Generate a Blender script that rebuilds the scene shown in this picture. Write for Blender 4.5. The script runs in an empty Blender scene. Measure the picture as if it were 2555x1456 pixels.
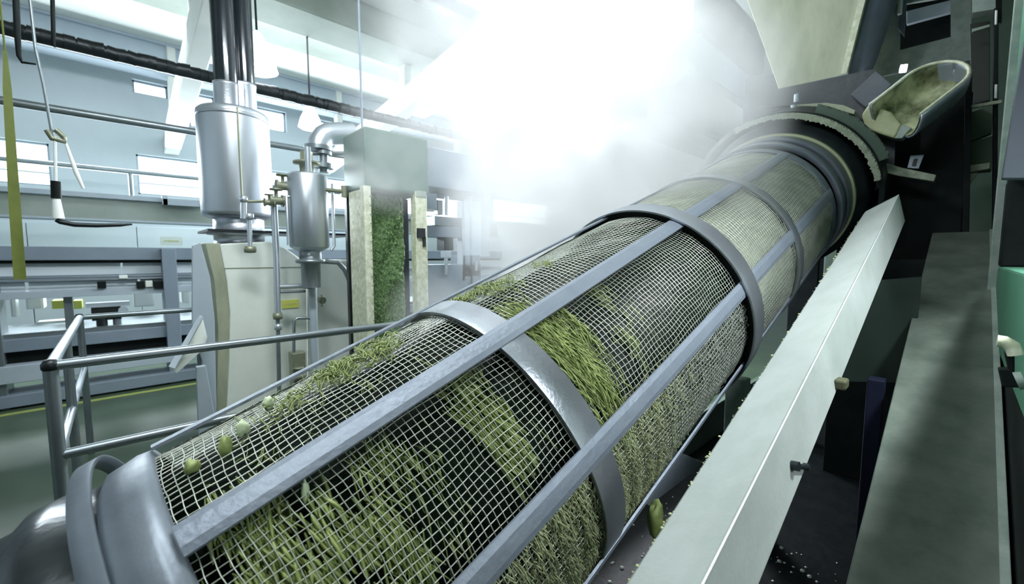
import bpy, math, random
import numpy as np
from mathutils import Vector, noise
random.seed(7); rng = np.random.default_rng(7)
SC = bpy.context.scene
COL = SC.collection

# ------------------------------------------------------------------ camera
F, CX, CY = 1050.0, 1277.5, 728.0
TH = math.atan(88/F)
AZ = math.atan2(2453-CX, F*math.cos(TH)+(CY-68)*math.sin(TH))
XA, YA, ZA = Vector((1,0,0)), Vector((0,1,0)), Vector((0,0,1))
FH = XA*math.cos(AZ)+YA*math.sin(AZ); RT = XA*math.sin(AZ)-YA*math.cos(AZ)
FC = FH*math.cos(TH)-ZA*math.sin(TH); UC = FH*math.sin(TH)+ZA*math.cos(TH)
CAM = Vector((0,0,1.57))
cd = bpy.data.cameras.new('camera'); co = bpy.data.objects.new('camera', cd); COL.objects.link(co)
co.location = CAM
from mathutils import Matrix
co.rotation_euler = Matrix((RT, UC, -FC)).transposed().to_euler()
cd.sensor_width = 36; cd.lens = 36*F/2555; cd.clip_start = .02; cd.clip_end = 200
cd.dof.use_dof = True; cd.dof.focus_distance = 1.45; cd.dof.aperture_fstop = 3.2
SC.camera = co
# ------------------------------------------------------------------ view + world
SC.view_settings.view_transform = 'Standard'; SC.view_settings.look = 'None'
SC.view_settings.gamma = 1; SC.view_settings.use_curve_mapping = False
SC.view_settings.exposure = 0.0
w = bpy.data.worlds.new('world'); SC.world = w; w.use_nodes = True
wb = w.node_tree.nodes['Background']; wb.inputs[0].default_value = (.62,.78,.9,1); wb.inputs[1].default_value = .22
SC.cycles.volume_bounces = 4; SC.cycles.max_bounces = 7; SC.cycles.diffuse_bounces = 3; SC.cycles.glossy_bounces = 3
SC.cycles.volume_step_rate = 2.0; SC.cycles.volume_max_steps = 80
SC.cycles.sample_clamp_indirect = 4; SC.cycles.adaptive_threshold = .035; SC.cycles.use_light_tree = False

# ------------------------------------------------------------------ pixel -> plane
def ray(x, y): return FC + RT*((x-CX)/F) + UC*((CY-y)/F)
def onY(x, y, Y): r = ray(x, y); return CAM + r*((Y-CAM.y)/r.y)
def onX(x, y, X): r = ray(x, y); return CAM + r*((X-CAM.x)/r.x)
def onZ(x, y, Z): r = ray(x, y); return CAM + r*((Z-CAM.z)/r.z)
def onD(x, y, d): return CAM + ray(x, y)*d
# the drum frame: s along the axis (in radii), t the angle (0 = camera side, 90 = top)
R = .5
_d = Vector((2453-CX, CY-68, -F)).normalized()
D = RT*_d.x + UC*_d.y - FC*_d.z
P0 = CAM + R*(RT*-.211 + UC*-1.047 + FC*2.878)
U1 = D.cross(ZA).normalized(); V1 = U1.cross(D).normalized()
def dr(s, t, r=1.0):
    t = math.radians(t); return P0 + R*(D*s + r*(math.cos(t)*U1 + math.sin(t)*V1))
def sec(x, Y, v):          # point of a member parallel to the drum: x along D, (Y, v) across, from the eye
    return CAM + D*x + YA*Y + V1*v

# ------------------------------------------------------------------ lights
def area(name, loc, target, sx, sy, power, color=(1,1,1), spread=180):
    l = bpy.data.lights.new(name, 'AREA'); l.shape = 'RECTANGLE'; l.size = sx; l.size_y = sy
    l.energy = power; l.color = color; l.spread = math.radians(spread)
    o = bpy.data.objects.new(name, l); COL.objects.link(o); o.location = loc
    o.rotation_euler = (Vector(target)-Vector(loc)).to_track_quat('-Z','Y').to_euler(); return o
FLOOD = onD(1450, 40, 5.2)
area('floodlight_glow', FLOOD, P0+D*.9, .9, .5, 350, (.93,.98,1))
area('added_skylight_glow', (6.2,3.6,4.9), (5.0,2.8,0), 3.0, 1.8, 150, (.88,.96,1))  # light of the added skylight, brightens the steam from above
area('hall_daylight', (.2,9.7,3.0), (.6,3,1.2), 5.0, 1.0, 420, (.85,.94,1))
area('hall_daylight', (4.5,9.7,3.0), (3.5,3,1.6), 5.0, 1.0, 420, (.85,.94,1))
area('hall_daylight', (10,9.6,3.0), (8,3,1.2), 7.0, 1.6, 330, (.85,.94,1))  # added daylight area, brightens the wall behind the steam
area('overhead_fill', (.5,1.9,4.3), (1.4,4.0,1.0), 1.5, .3, 110, (.93,.98,1))  # added fill for the camera-side faces of the left midground
area('overhead_fill', (-.6,.9,3.6), (1.3,.6,.6), 1.2, .3, 32, (.93,.98,1))  # added fill above the near drum, has no fixture
area('hall_fill', (6.5,4.6,2.7), (2.2,1.5,1.8), 1.4, 1.0, 330, (.90,.94,1), 130)  # added fill behind the steam to whiten it above the drum
area('hall_fill', (1.0,6.3,4.4), (1.0,10,2.6), 5, .5, 40, (.9,.96,1))  # added fill aimed at the back wall to whiten it
area('bay_side_light', (.9,-1.3,1.9), (1.6,1,.7), .4, .3, 14, (.92,.97,1))  # added fill from the right for the drum's lower mesh
area('bay_side_light', (1.5,-.8,3.1), (2.0,.2,.5), .5, .2, 26, (.9,.96,1), 75)  # added fill from above right for the beam and conveyor cover

# ------------------------------------------------------------------ materials
MATS = {}
def mat(name, c, rough=.5, metal=0, c2=None, scale=6, amt=.6, bump=0, bscale=40, spec=.5, emit=None, coat=0, stretch=None, det=5):
    if name in MATS: return MATS[name]
    m = bpy.data.materials.new(name); m.use_nodes = True; nt = m.node_tree; N = nt.nodes; L = nt.links
    b = N['Principled BSDF']; b.inputs['Roughness'].default_value = rough; b.inputs['Metallic'].default_value = metal
    b.inputs['Specular IOR Level'].default_value = spec; b.inputs['Coat Weight'].default_value = coat
    b.inputs['Base Color'].default_value = (*c,1)
    tc = N.new('ShaderNodeTexCoord'); mp = N.new('ShaderNodeMapping'); L.new(tc.outputs['Object'], mp.inputs[0])
    if stretch: mp.inputs['Scale'].default_value = stretch
    if c2:
        n = N.new('ShaderNodeTexNoise'); n.inputs['Scale'].default_value = scale; n.inputs['Detail'].default_value = det
        n.inputs['Roughness'].default_value = .65; L.new(mp.outputs[0], n.inputs[0])
        r = N.new('ShaderNodeValToRGB'); r.color_ramp.elements[0].color = (*c,1); r.color_ramp.elements[1].color = (*c2,1)
        r.color_ramp.elements[0].position = .5-.5*(1-amt)*.6-.05; r.color_ramp.elements[1].position = .5+.5*(1-amt)*.6+.1
        L.new(n.outputs[0], r.inputs[0]); L.new(r.outputs[0], b.inputs['Base Color'])
    if bump:
        n2 = N.new('ShaderNodeTexNoise'); n2.inputs['Scale'].default_value = bscale; n2.inputs['Detail'].default_value = 4
        L.new(mp.outputs[0], n2.inputs[0]); bp = N.new('ShaderNodeBump'); bp.inputs['Strength'].default_value = bump
        bp.inputs['Distance'].default_value = .01; L.new(n2.outputs[0], bp.inputs['Height']); L.new(bp.outputs[0], b.inputs['Normal'])
    if emit:
        b.inputs['Emission Color'].default_value = (*c,1); b.inputs['Emission Strength'].default_value = emit
    MATS[name] = m; return m
M_steel  = mat('brushed steel', (.42,.46,.51), .36, .85, (.52,.56,.61), 5, .3, .15, 90)
M_bar    = mat('grey bar steel', (.20,.235,.29), .5, .4, (.26,.30,.35), 8, .4, .2, 60)
M_collar = mat('grey painted steel', (.16,.19,.23), .42, .4, (.25,.29,.33), 5, .4, .2, 20)
M_lower  = mat('wet blackened steel', (.03,.038,.042), .25, .7, (.07,.08,.085), 7, .5, .2, 20)
M_dark   = mat('dark steel', (.010,.015,.018), .4, .4, (.024,.031,.035), 7, .5, .2, 30)
M_black  = mat('black rubber and gap shade', (.003,.006,.006), .6, 0, (.009,.013,.013), 8, .5, spec=.15)
M_wire   = mat('galvanised wire', (.52,.56,.5), .4, .55, (.72,.76,.66), 9, .5)
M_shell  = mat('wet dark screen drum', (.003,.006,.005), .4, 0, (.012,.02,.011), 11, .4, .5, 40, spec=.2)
M_pulp   = mat('green pulp', (.15,.21,.05), .5, 0, (.45,.53,.20), 30, .5)
M_pulp2  = mat('pale pulp', (.33,.38,.19), .6, 0, (.52,.56,.34), 40, .5)
M_pulp3  = mat('grey wet pulp', (.25,.3,.26), .45, 0, (.5,.55,.48), 40, .5)
M_chip   = mat('pale chip', (.62,.74,.45), .5, 0, (.75,.85,.6), 20, .5)
M_beam   = mat('wet pale painted steel', (.38,.43,.40), .34, .1, (.48,.53,.51), 7, .55, .08, 90, coat=.2)
M_edge   = mat('bare steel edge', (.8,.84,.86), .3, .6)
M_cream  = mat('cream painted steel', (.64,.70,.64), .5, 0, (.75,.80,.74), 3, .5, .05, 20)
M_creamd = mat('splashed cream post', (.52,.55,.38), .6, 0, (.80,.82,.68), 22, .8, .2, 60)
M_white  = mat('white wall panel', (.60,.68,.73), .6, 0, (.66,.74,.79), 2, .3)
M_ceil   = mat('white ceiling', (.68,.72,.68), .7, 0, (.74,.78,.75), 2, .3)
M_conc   = mat('grey green concrete', (.25,.30,.25), .75, 0, (.36,.41,.38), 1.6, .4, .1, 20)
M_purl   = mat('blue grey steel', (.36,.43,.50), .5, .1, (.42,.49,.55), 3, .3)
M_frame  = mat('grey machine paint', (.17,.22,.27), .5, .1, (.22,.27,.33), 4, .4)
M_framel = mat('light grey machine paint', (.36,.43,.49), .5, .1, (.42,.49,.55), 4, .4)
M_rail   = mat('handrail steel', (.20,.24,.26), .35, .7, (.28,.32,.34), 6, .4)
M_railb  = mat('bright tube steel', (.6,.66,.72), .3, .8)
M_floor  = mat('wet green floor', (.035,.06,.035), .3, 0, (.07,.105,.065), 1.6, .4, .1, 6, spec=.35)
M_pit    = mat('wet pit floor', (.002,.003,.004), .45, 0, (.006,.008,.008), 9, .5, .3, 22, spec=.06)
M_yel    = mat('yellow floor paint', (.33,.38,.09), .5, 0, (.2,.25,.08), 12, .4)
M_strap  = mat('yellow strap', (.12,.16,.02), .6, 0, (.18,.21,.04), 12, .4)
M_label  = mat('yellow label', (.62,.66,.12), .5)
M_paper  = mat('white label', (.8,.84,.82), .5)
M_ink    = mat('dark ink', (.05,.06,.05), .6)
M_inky   = mat('faded yellow ink', (.55,.55,.25), .6)
M_galv   = mat('stainless steel cladding', (.55,.60,.66), .36, .85, (.56,.61,.66), 3, .3, .03, 30)
M_valve  = mat('weathered brass valve', (.22,.24,.17), .45, .5, (.3,.32,.24), 20, .4)
M_green  = mat('green painted steel', (.07,.22,.14), .6, 0, (.09,.26,.17), 2, .4)
M_greend = mat('dull green steel', (.06,.10,.075), .45, 0, (.10,.14,.11), 4, .4, .1, 30)
M_conv   = mat('worn conveyor cover', (.08,.105,.085), .42, .1, (.15,.18,.15), 6, .7, .15, 40)
M_hop    = mat('stained hopper steel', (.27,.30,.21), .6, .1, (.44,.46,.34), 5, .6, .1, 40, stretch=(1,1,.35))
M_plate  = mat('grey green plate', (.20,.26,.23), .6, .1, (.32,.38,.34), 8, .7, .1, 50)
M_duct   = mat('blue grey duct', (.10,.13,.165), .5, .3, (.16,.195,.24), 4, .4)
M_scoop  = mat('scoop outer steel', (.30,.35,.42), .4, .4, (.38,.43,.5), 5, .4)
M_scoopi = mat('scoop pulp stained inside', (.06,.075,.03), .4, .1, (.60,.64,.40), 6, .75, .3, 40)
M_spl    = mat('splattered rim', (.22,.26,.19), .6, 0, (.42,.46,.35), 25, .4, .6, 60)
M_blue   = mat('dark blue steel', (.004,.006,.018), .6, 0, spec=.2)
M_shade  = mat('glowing glass shade', (.9,.97,1), .4, emit=1.6)
M_lamp   = mat('lamp glow', (.93,.98,1), emit=9)
M_win    = mat('daylight window pane', (.88,.96,1), emit=3.2)
M_leaf   = mat('dark green pulp', (.03,.08,.03), .6, 0, (.15,.26,.10), 45, .35, .6, 90)
M_leaf2  = mat('leafy bits', (.14,.27,.09), .6, 0, (.34,.48,.22), 30, .5)

# ------------------------------------------------------------------ builders
class MB:
    def __init__(s): s.v = []; s.f = []; s.sm = []
    def add(s, vs, fs, smooth=False):
        k = len(s.v); s.v += [tuple(v) for v in vs]; s.f += [tuple(i+k for i in f) for f in fs]; s.sm += [smooth]*len(fs); return s
    def box(s, a, b):
        x0,x1 = sorted((a[0],b[0])); y0,y1 = sorted((a[1],b[1])); z0,z1 = sorted((a[2],b[2]))
        return s.add([(x0,y0,z0),(x1,y0,z0),(x1,y1,z0),(x0,y1,z0),(x0,y0,z1),(x1,y0,z1),(x1,y1,z1),(x0,y1,z1)],
                     [(0,3,2,1),(4,5,6,7),(0,1,5,4),(1,2,6,5),(2,3,7,6),(3,0,4,7)])
    def prism(s, pts, off):
        n = len(pts); off = Vector(off); vs = [Vector(p) for p in pts]+[Vector(p)+off for p in pts]
        return s.add(vs, [tuple(range(n))[::-1], tuple(range(n,2*n))]+[(i,(i+1)%n,(i+1)%n+n,i+n) for i in range(n)])
    def tube(s, pts, r, n=12, caps=True):
        pts = [Vector(p) for p in pts]; rs = r if isinstance(r,(list,tuple)) else [r]*len(pts)
        vs = []; fs = []; prev = None
        for i,p in enumerate(pts):
            d = (pts[min(i+1,len(pts)-1)]-pts[max(i-1,0)]).normalized()
            if prev is None: u = d.cross(ZA if abs(d.z)<.9 else XA).normalized()
            else: u = (prev-d*prev.dot(d)).normalized()
            prev = u; v = d.cross(u)
            for k in range(n):
                a = 2*math.pi*k/n; vs.append(p+(u*math.cos(a)+v*math.sin(a))*rs[i])
        for i in range(len(pts)-1):
            for k in range(n): fs.append((i*n+k, i*n+(k+1)%n, (i+1)*n+(k+1)%n, (i+1)*n+k))
        s.add(vs, fs, True)
        if caps:
            s.add(vs[:n], [tuple(range(n))[::-1]]); s.add(vs[-n:], [tuple(range(n))])
        return s
    def lathe(s, c, prof, n=48, axis=None, u=None):   # prof: (radius, height) along axis from c
        ax = (axis or ZA).normalized(); u = u or (ax.cross(XA).normalized() if abs(ax.x)<.9 else ax.cross(YA).normalized()); v = ax.cross(u); c = Vector(c)
        vs = []; fs = []
        for (r,h) in prof:
            for k in range(n):
                a = 2*math.pi*k/n; vs.append(c+ax*h+(u*math.cos(a)+v*math.sin(a))*r)
        for i in range(len(prof)-1):
            for k in range(n): fs.append((i*n+k, i*n+(k+1)%n, (i+1)*n+(k+1)%n, (i+1)*n+k))
        return s.add(vs, fs, True)
    def build(s, name, m, parent=None, bevel=0, label=None):
        me = bpy.data.meshes.new(name); me.from_pydata(s.v, [], s.f); me.polygons.foreach_set('use_smooth', s.sm)
        me.materials.append(m); me.update()
        o = bpy.data.objects.new(name, me); COL.objects.link(o)
        if parent:
            o.parent = parent; o.matrix_parent_inverse = Matrix.Translation(parent.location).inverted() if parent.type=='EMPTY' else Matrix()
        if bevel:
            b = o.modifiers.new('bevel','BEVEL'); b.width = bevel; b.segments = 2; b.limit_method = 'ANGLE'
        if label: o['label'] = label
        return o
def thing(name, label, cat, loc=(0,0,0), group=None, kind=None):
    o = bpy.data.objects.new(name, None); COL.objects.link(o); o.location = loc; o.empty_display_size = .1
    return tag(o, label, cat, group, kind)
def tag(o, label=None, cat=None, group=None, kind=None):
    if label: o['label'] = label
    if cat: o['category'] = cat
    if group: o['group'] = group
    if kind: o['kind'] = kind
    return o
def struct(o): o['kind'] = 'structure'; return o
def rectY(mb, x0, yt, yb, x1, Y, dep):   # box with its front on the plane Y, seen between those pixels
    a = onY(x0, yt, Y); b = onY(x0, yb, Y); c = onY(x1, yt, Y)
    return mb.box((a.x, Y, b.z), (c.x, Y+dep, a.z))
def polyY(mb, pts, Y, dep): return mb.prism([onY(x,y,Y) for x,y in pts], (0,dep,0))
def polyX(mb, pts, X, dep): return mb.prism([onX(x,y,X) for x,y in pts], (dep,0,0))
def cyl(mb, a, b, r, n=24): return mb.tube([a,b], r, n)
def arc_pts(fn, a, b, n): return [fn(a+(b-a)*i/(n-1)) for i in range(n)]

# ================================================================== SETTING
struct(MB().box((-6,1.75,-.2),(18,10.3,0)).build('floor', M_floor))
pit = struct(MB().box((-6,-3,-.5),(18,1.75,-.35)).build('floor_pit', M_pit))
struct(MB().box((-6,1.70,-.5),(18,1.75,0)).build('trim_1', M_greend))
# back wall with window openings
WY = 10.0
wins = [(-1.9,-.68,2.69,3.36),(.35,1.5,2.67,3.37),(1.95,4.4,2.67,3.37),(5.3,7.8,2.67,3.37),(8.6,11.2,2.67,3.37)]
up = [(.37,.85,4.41,4.64),(1.14,1.55,4.0,4.62),(2.2,2.8,4.2,4.62),(3.4,4.2,4.2,4.62)]
wall = MB()
def strips(wlist, z0, z1, x0, x1):
    x = x0
    for (a,b,c,d) in sorted(wlist):
        wall.box((x,WY,z0),(a,WY+.25,z1)); wall.box((a,WY,z0),(b,WY+.25,c)); wall.box((a,WY,d),(b,WY+.25,z1)); x = b
    wall.box((x,WY,z0),(x1,WY+.25,z1))
strips(wins, 2.0, 3.7, -6, 18); strips(up, 3.7, 5.2, -6, 18)
wall.box((-6,WY,0),(18,WY+.25,2.0))
struct(wall.build('wall_back', M_white))
for i,(a,b,c,d) in enumerate(wins+up):
    t = thing('window_%d'%(i+1), 'bright daylight window in the white back wall', 'window', ((a+b)/2,WY+.1,c)); struct(t)
    MB().box((a,WY+.14,c),(b,WY+.15,d)).build('pane', M_win, t)
    fr = MB()
    fr.box((a,WY+.08,c),(b,WY+.13,c+.03)).box((a,WY+.08,d-.03),(b,WY+.13,d)).box((a,WY+.08,c),(a+.03,WY+.13,d)).box((b-.03,WY+.08,c),(b,WY+.13,d))
    if d-c > .5 and b-a > 1: fr.box((a,WY+.09,c+.2),(b,WY+.12,c+.22))
    fr.build('window_frame', M_framel, t)
struct(MB().box((18,-3,-.5),(18.2,10.3,5.2)).build('wall_far', M_white))
struct(MB().box((-6,-3,5.0),(4.4,10.3,5.2)).box((8,-3,5.0),(18,10.3,5.2)).box((4.4,-3,5.0),(8,2.7,5.2)).box((4.4,4.5,5.0),(8,10.3,5.2)).build('ceiling', M_ceil))
t = struct(thing('window_10', 'large white skylight added in the ceiling to light the steam', 'window', (6.2,3.2,5.1)))  # glowing ceiling panel added to light the steam
MB().box((4.4,2.7,5.1),(8,4.5,5.12)).build('pane', M_win, t)
sk = MB()
for k in range(5): sk.box((4.4+k*.88,2.7,5.04),(4.46+k*.88,4.5,5.09))
sk.build('window_frame', M_framel, t)
struct(MB().box((-6.2,-3,-.5),(-6,10.3,5.2)).build('wall_left', M_white))
# lower wall panels with joints
for i,(x0,x1) in enumerate([(-3.2,-1.0),(-.99,.28),(.29,1.55),(1.56,2.8),(2.81,4.6)]):
    o = MB().box((x0,WY-.06,.2),(x1,WY-.001,2.1)).build('trim_%d'%(i+2), M_white, bevel=.006); struct(o)

# ---- roof members
b = MB().box((-5,5.75,4.6),(17,6.95,4.999)).build('roof_beam', M_conc, bevel=.02)
tag(b, 'wide grey green concrete roof beam running above the silver cylinder', 'beam')
b = MB().box((-5,9.05,4.52),(17,9.25,4.999)).box((-5,8.98,4.5),(17,9.3,4.53)).box((-5,8.98,4.96),(17,9.3,4.999)).build('wall_purlin', M_purl, bevel=.004)
tag(b, 'blue grey steel purlin under the ceiling near the back wall', 'beam')
for k,(y0,z0) in enumerate([(5.2,4.93),(3.7,4.9)]):
    b = MB().box((-5,y0-.35,z0-.1),(17,y0-.2,4.999)).build('ceiling_rib', M_dark if k==0 else M_conc, bevel=.004)
    tag(b, ['dark narrow ceiling rib between two white ceiling strips','grey ceiling rib nearest the steam, right of the dark one'][k], 'beam')
def rafter(X, label):
    mb = MB(); pts = [Vector((X,10.0,3.42)),Vector((X,10.0,3.7)),Vector((X,8.2,3.98)),Vector((X,5.0,4.38)),Vector((X,3.0,4.6)),Vector((X,3.0,4.3)),Vector((X,5.0,4.02)),Vector((X,7.5,3.72))]
    for y in (3.6,6.3,9.1): mb.box((X-.06,y-.1,3.9),(X+.06,y+.1,5.0))
    mb.prism([p-Vector((.11,0,0)) for p in pts], (.22,0,0))
    return tag(mb.build('roof_rafter', M_ceil, bevel=.02), label, 'rafter')
rafter(.84, 'white tapered roof rafter ending at the back wall left of the silver cylinder')
rafter(3.55, 'white roof rafter right of the dark twin pipes')
rafter(6.6, 'faint white roof rafter seen through the steam')
# ---- long ceiling pipes
def pipe(label, pts, r, m, name='ceiling_pipe'):
    t = MB().tube(pts, r, 14).build(name, m); return tag(t, label, 'pipe')
p1 = onY(0,68,5.5); 
t = thing('ceiling_pipe', 'thick dark lagged pipe crossing the upper left under the roof', 'pipe', (0,5.5,p1.z))
MB().tube([(-4,5.5,p1.z),(6,5.5,p1.z)], .058, 14).build('pipe_run', M_dark, t)
lag = MB()
for k in range(70):
    x = -1+k*.07+random.uniform(-.02,.02); lag.tube([(x,5.5+random.uniform(-.01,.01),p1.z+random.uniform(-.004,.012)),(x+.07,5.5,p1.z+random.uniform(-.004,.012))], .06+random.uniform(0,.008), 9)
lag.build('lagging', M_dark, t)
z2 = onY(0,250,5.5).z
pipe('second dark pipe below the thick lagged one', [(-4,5.5,z2),(2.4,5.5,z2),(6,5.5,z2)], .036, M_rail)
z3 = onY(0,395,9.2).z
t = thing('pipe_rack', 'thin grey pipe on a short post in front of the windows', 'pipe', (0,9.2,2.5))
MB().tube([(-4,9.2,z3),(5,9.2,z3)], .035, 10).build('pipe_run', M_rail, t)
x = onY(325,440,9.2).x
MB().tube([(x,9.2,z3),(x,9.2,2.45)], .03, 10).build('post', M_rail, t)
# ---- gantry beam
t = thing('gantry_beam', 'long grey green gantry girder below the back windows', 'beam', (0,8,2.05))
zt, zb = onY(0,465,8).z, onY(0,540,8).z
MB().box((-5,8.0,zb+.02),(7,8.25,zt-.05)).build('web', M_conc, t)
MB().box((-5,7.93,zt-.06),(7,8.32,zt)).build('top_flange', M_framel, t, label='light grey flange')
MB().box((-5,7.96,zb),(7,8.3,zb+.025)).build('bottom_flange', M_framel, t)
a = onY(410,490,7.9)
MB().box((a.x-.02,7.85,zt-.1),(a.x+.4,7.92,zt-.02)).box((a.x-.03,7.85,zt-.1),(a.x+.03,7.92,zt+.02)).build('bracket', M_framel, t)

# ---- lamps
def bell_lamp(px, py, Y, r, label):
    c = onY(px, py, Y); t = thing('pendant_lamp', label, 'lamp', c, 'bell pendant lamps')
    MB().lathe(c, [(.02,.34*r/.16),(.05*r/.16,.3*r/.16),(.09*r/.16,.2*r/.16),(r*.8,.12*r/.16),(r,0)], 24).build('lamp_shade', M_shade, t)
    MB().lathe(c, [(.0,-.03),(r*.8,-.02),(r*.93,.0),(r*.6,.08),(0,.09)], 24).build('bulb', M_lamp, t)
    MB().tube([c+ZA*(.33*r/.16), Vector((c.x,c.y,5.0))], .012, 8).build('cord', M_dark, t)
bell_lamp(645,175,5.6,.2,'bright bell pendant lamp right of the dark twin pipes')
bell_lamp(775,318,6.4,.16,'bright bell pendant lamp above the bent silver duct')
bell_lamp(540,150,7.0,.15,'bell pendant lamp half hidden left of the dark twin pipes')
def tube_lamp(a, b, z, label):
    p, q = onZ(*a, z), onZ(*b, z); t = thing('tube_lamp', label, 'lamp', (p+q)/2, 'ceiling tube lamps seen through the steam')
    x = (p.x+q.x)/2; MB().box((x-.12,p.y,z+.02),(x+.12,q.y,z+.1)).build('housing', M_framel, t)
    MB().box((x-.1,p.y,z-.01),(x+.1,q.y,z+.02)).build('diffuser', M_lamp, t)
    cyl(MB(), (x,p.y-.1,z+.1),(x,p.y-.1,5.0),.008,6).build('hanger', M_rail, t)
tube_lamp((1130,350),(1215,320),3.5,'larger bright tube lamp glowing through the steam')
tube_lamp((1045,290),(1075,275),3.9,'small tube lamp glowing through the steam, nearer the chute')
tube_lamp((1078,275),(1112,262),3.9,'small tube lamp glowing through the steam, end of the row')
# floodlight itself
t = thing('floodlight', 'blinding white floodlight behind the steam at top centre', 'lamp', FLOOD)
f = (P0+D*.9-FLOOD).normalized(); q = f.to_track_quat('-Z','Y').to_matrix()
def local(pts): return [FLOOD+q@Vector(p) for p in pts]
MB().add(local([(-.45,-.25,.03),(.45,-.25,.03),(.45,.25,.03),(-.45,.25,.03)]), [(0,1,2,3)]).build('lens', M_lamp, t)
MB().add(local([(-.5,-.3,.04),(.5,-.3,.04),(.5,.3,.04),(-.5,.3,.04),(-.35,-.2,.2),(.35,-.2,.2),(.35,.2,.2),(-.35,.2,.2)]),
         [(0,3,2,1),(4,5,6,7),(0,1,5,4),(1,2,6,5),(2,3,7,6),(3,0,4,7)]).build('housing', M_dark, t)
cyl(MB(), FLOOD+q@Vector((0,0,.15)), Vector((FLOOD.x,FLOOD.y,5.0)) if FLOOD.z<5 else FLOOD+Vector((0,0,.3)), .03, 8).build('bracket', M_dark, t)

HL = Vector((6.5,4.6,2.7)); dh = (HL-Vector((2.2,1.5,1.8))).normalized()
t = thing('added_hall_lamp', 'added boxy white lamp lost in the steam above the flanged drum band', 'lamp', HL)  # fixture added around the fill light behind the steam
mb = MB(); mb.tube([HL+dh*.05, HL+dh*.3], [.9,.5], 4); mb.build('housing', M_framel, t)
MB().tube([HL+dh*.25, Vector((HL.x+.25,HL.y+.2,5.0))], .03, 8).build('hanger', M_rail, t)
# ---- floor line
o = MB().box((-5,6.38,0),(14,6.46,.004)).build('floor_line', M_yel); tag(o, 'yellow painted safety line along the green floor', 'floor marking')

# ================================================================== LEFT MACHINE FRAME
FY = 6.7
t = thing('press_frame', 'long grey steel machine frame along the far side of the green floor', 'machine', (0,FY,0))
a = MB(); rectY(a,-900,615,650,900,FY,.3)
zt, zb = onY(0,613,FY).z, onY(0,649,FY).z
MB().box((-4,FY,zb),(6,FY+.35,zt)).build('top_beam', M_frame, t, .006)
MB().box((-4,FY+.05,zb-.035),(6,FY+.2,zb-.002)).build('slot_shade', M_black, t)  # black strip stands in for the shade under the top beam
z0,z1 = onY(0,690,FY).z, onY(0,656,FY).z
for k in range(6):
    MB().box((-3.1+k*1.05,FY+.12,z0),(-2.07+k*1.05,FY+.16,z1)).build('panel', M_white, t)
MB().box((-4,FY+.05,onY(0,706,FY).z),(6,FY+.3,z0)).build('rail', M_frame, t)
for dz in (.02,.055): MB().tube([(-4,FY-.03,z0-dz),(6,FY-.03,z0-dz)], .008, 8).build('conduit', M_rail, t)
z0,z1 = onY(0,732,FY).z, onY(0,707,FY).z
for k in range(6): MB().box((-3.4+k*.9,FY+.1,z0),(-2.53+k*.9,FY+.14,z1)).build('panel', M_white, t)
z0,z1 = onY(0,748,FY).z, onY(0,731,FY).z
MB().box((-4,FY-.02,z0),(6,FY+.25,z1)).build('middle_beam', M_framel, t, .004)
z0,z1 = onY(0,880,FY).z, onY(0,848,FY).z
MB().box((-4,FY-.05,z0),(6,FY+.4,z1)).build('lower_beam', M_frame, t, .006)
MB().box((-4,FY+.05,z0-.13),(6,FY+.6,z0-.01)).build('gap_shade', M_black, t)  # black box stands in for the shade in the gap
MB().box((-4,FY+.0,z1),(6,FY+.9,z1+.05)).build('shelf', M_rail, t)
z0,z1 = onY(0,955,FY).z, onY(0,912,FY).z
MB().box((-4,FY-.12,z0),(6,FY+.1,z1)).build('trough', M_framel, t, .006)
z0,z1 = onY(0,1015,FY).z, onY(0,985,FY).z
MB().box((-4,FY-.12,z0),(6,FY+.3,z1)).build('base_beam', M_frame, t, .006)
for k,(px,w_) in enumerate([(431,.14),(-420,.14),(690,.14),(905,.14),(-5,.05)]):
    x = onY(px,800,FY).x
    MB().box((x-w_/2,FY-.08,0),(x+w_/2,FY+.3,onY(0,616,FY).z)).build('column', M_frame if k<4 else M_rail, t, .006)
for px in (170,):
    x = onY(px,780,FY).x
    MB().box((x-.035,FY+.1,.5),(x+.035,FY+.2,1.15)).build('column', M_rail, t)
# glimpses behind / inside the frame
def small(name, label, cat, x0,yt,yb,x1,Y,dep,m,group=None, extra=None):
    mb = MB(); rectY(mb,x0,yt,yb,x1,Y,dep); o = mb.build(name, m, bevel=.006); tag(o,label,cat,group); return o
def cabinet(label, x0,yt,yb,x1,Y,dep,m=M_paper):
    a = onY(x0,yt,Y); b = onY(x1,yb,Y); t = thing('control_box', label, 'box', ((a.x+b.x)/2,Y,b.z))
    MB().box((a.x,Y,b.z),(b.x,Y+dep,a.z)).build('body', m, t, .006)
    MB().box((a.x+.015,Y-.012,b.z+.015),(b.x-.015,Y-.001,a.z-.015)).build('door', m, t, .003)
    return t
cabinet('white box inside the grey frame at far left', 63,742,769,110,7.6,.3)
cabinet('white double box inside the grey frame left of its column', 332,731,763,386,7.6,.3)
cabinet('tall narrow white box at the left edge of the grey frame', 24,746,790,43,7.6,.2)
cabinet('white box right of the frame column', 452,722,755,474,7.6,.3)
cabinet('long low white box at the foot of the frame bay', 92,803,814,168,7.5,.2)
for (x0,x1,l) in [(242,264,'small black box on the frame rail, left of the other two'),(340,361,'small black box on the frame rail, middle of three'),(383,406,'small black box on the frame rail next to the column')]:
    small('junction_box', l, 'box', x0,702,720,x1,FY-.06,.08,M_black)
small('pale_switch', 'small pale switch box between two black boxes', 'switch', 362,700,716,380,FY-.05,.07,M_cream)
small('junction_box','small white box on top of the frame rail','box',296,686,695,318,FY-.05,.06,M_paper)
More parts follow.
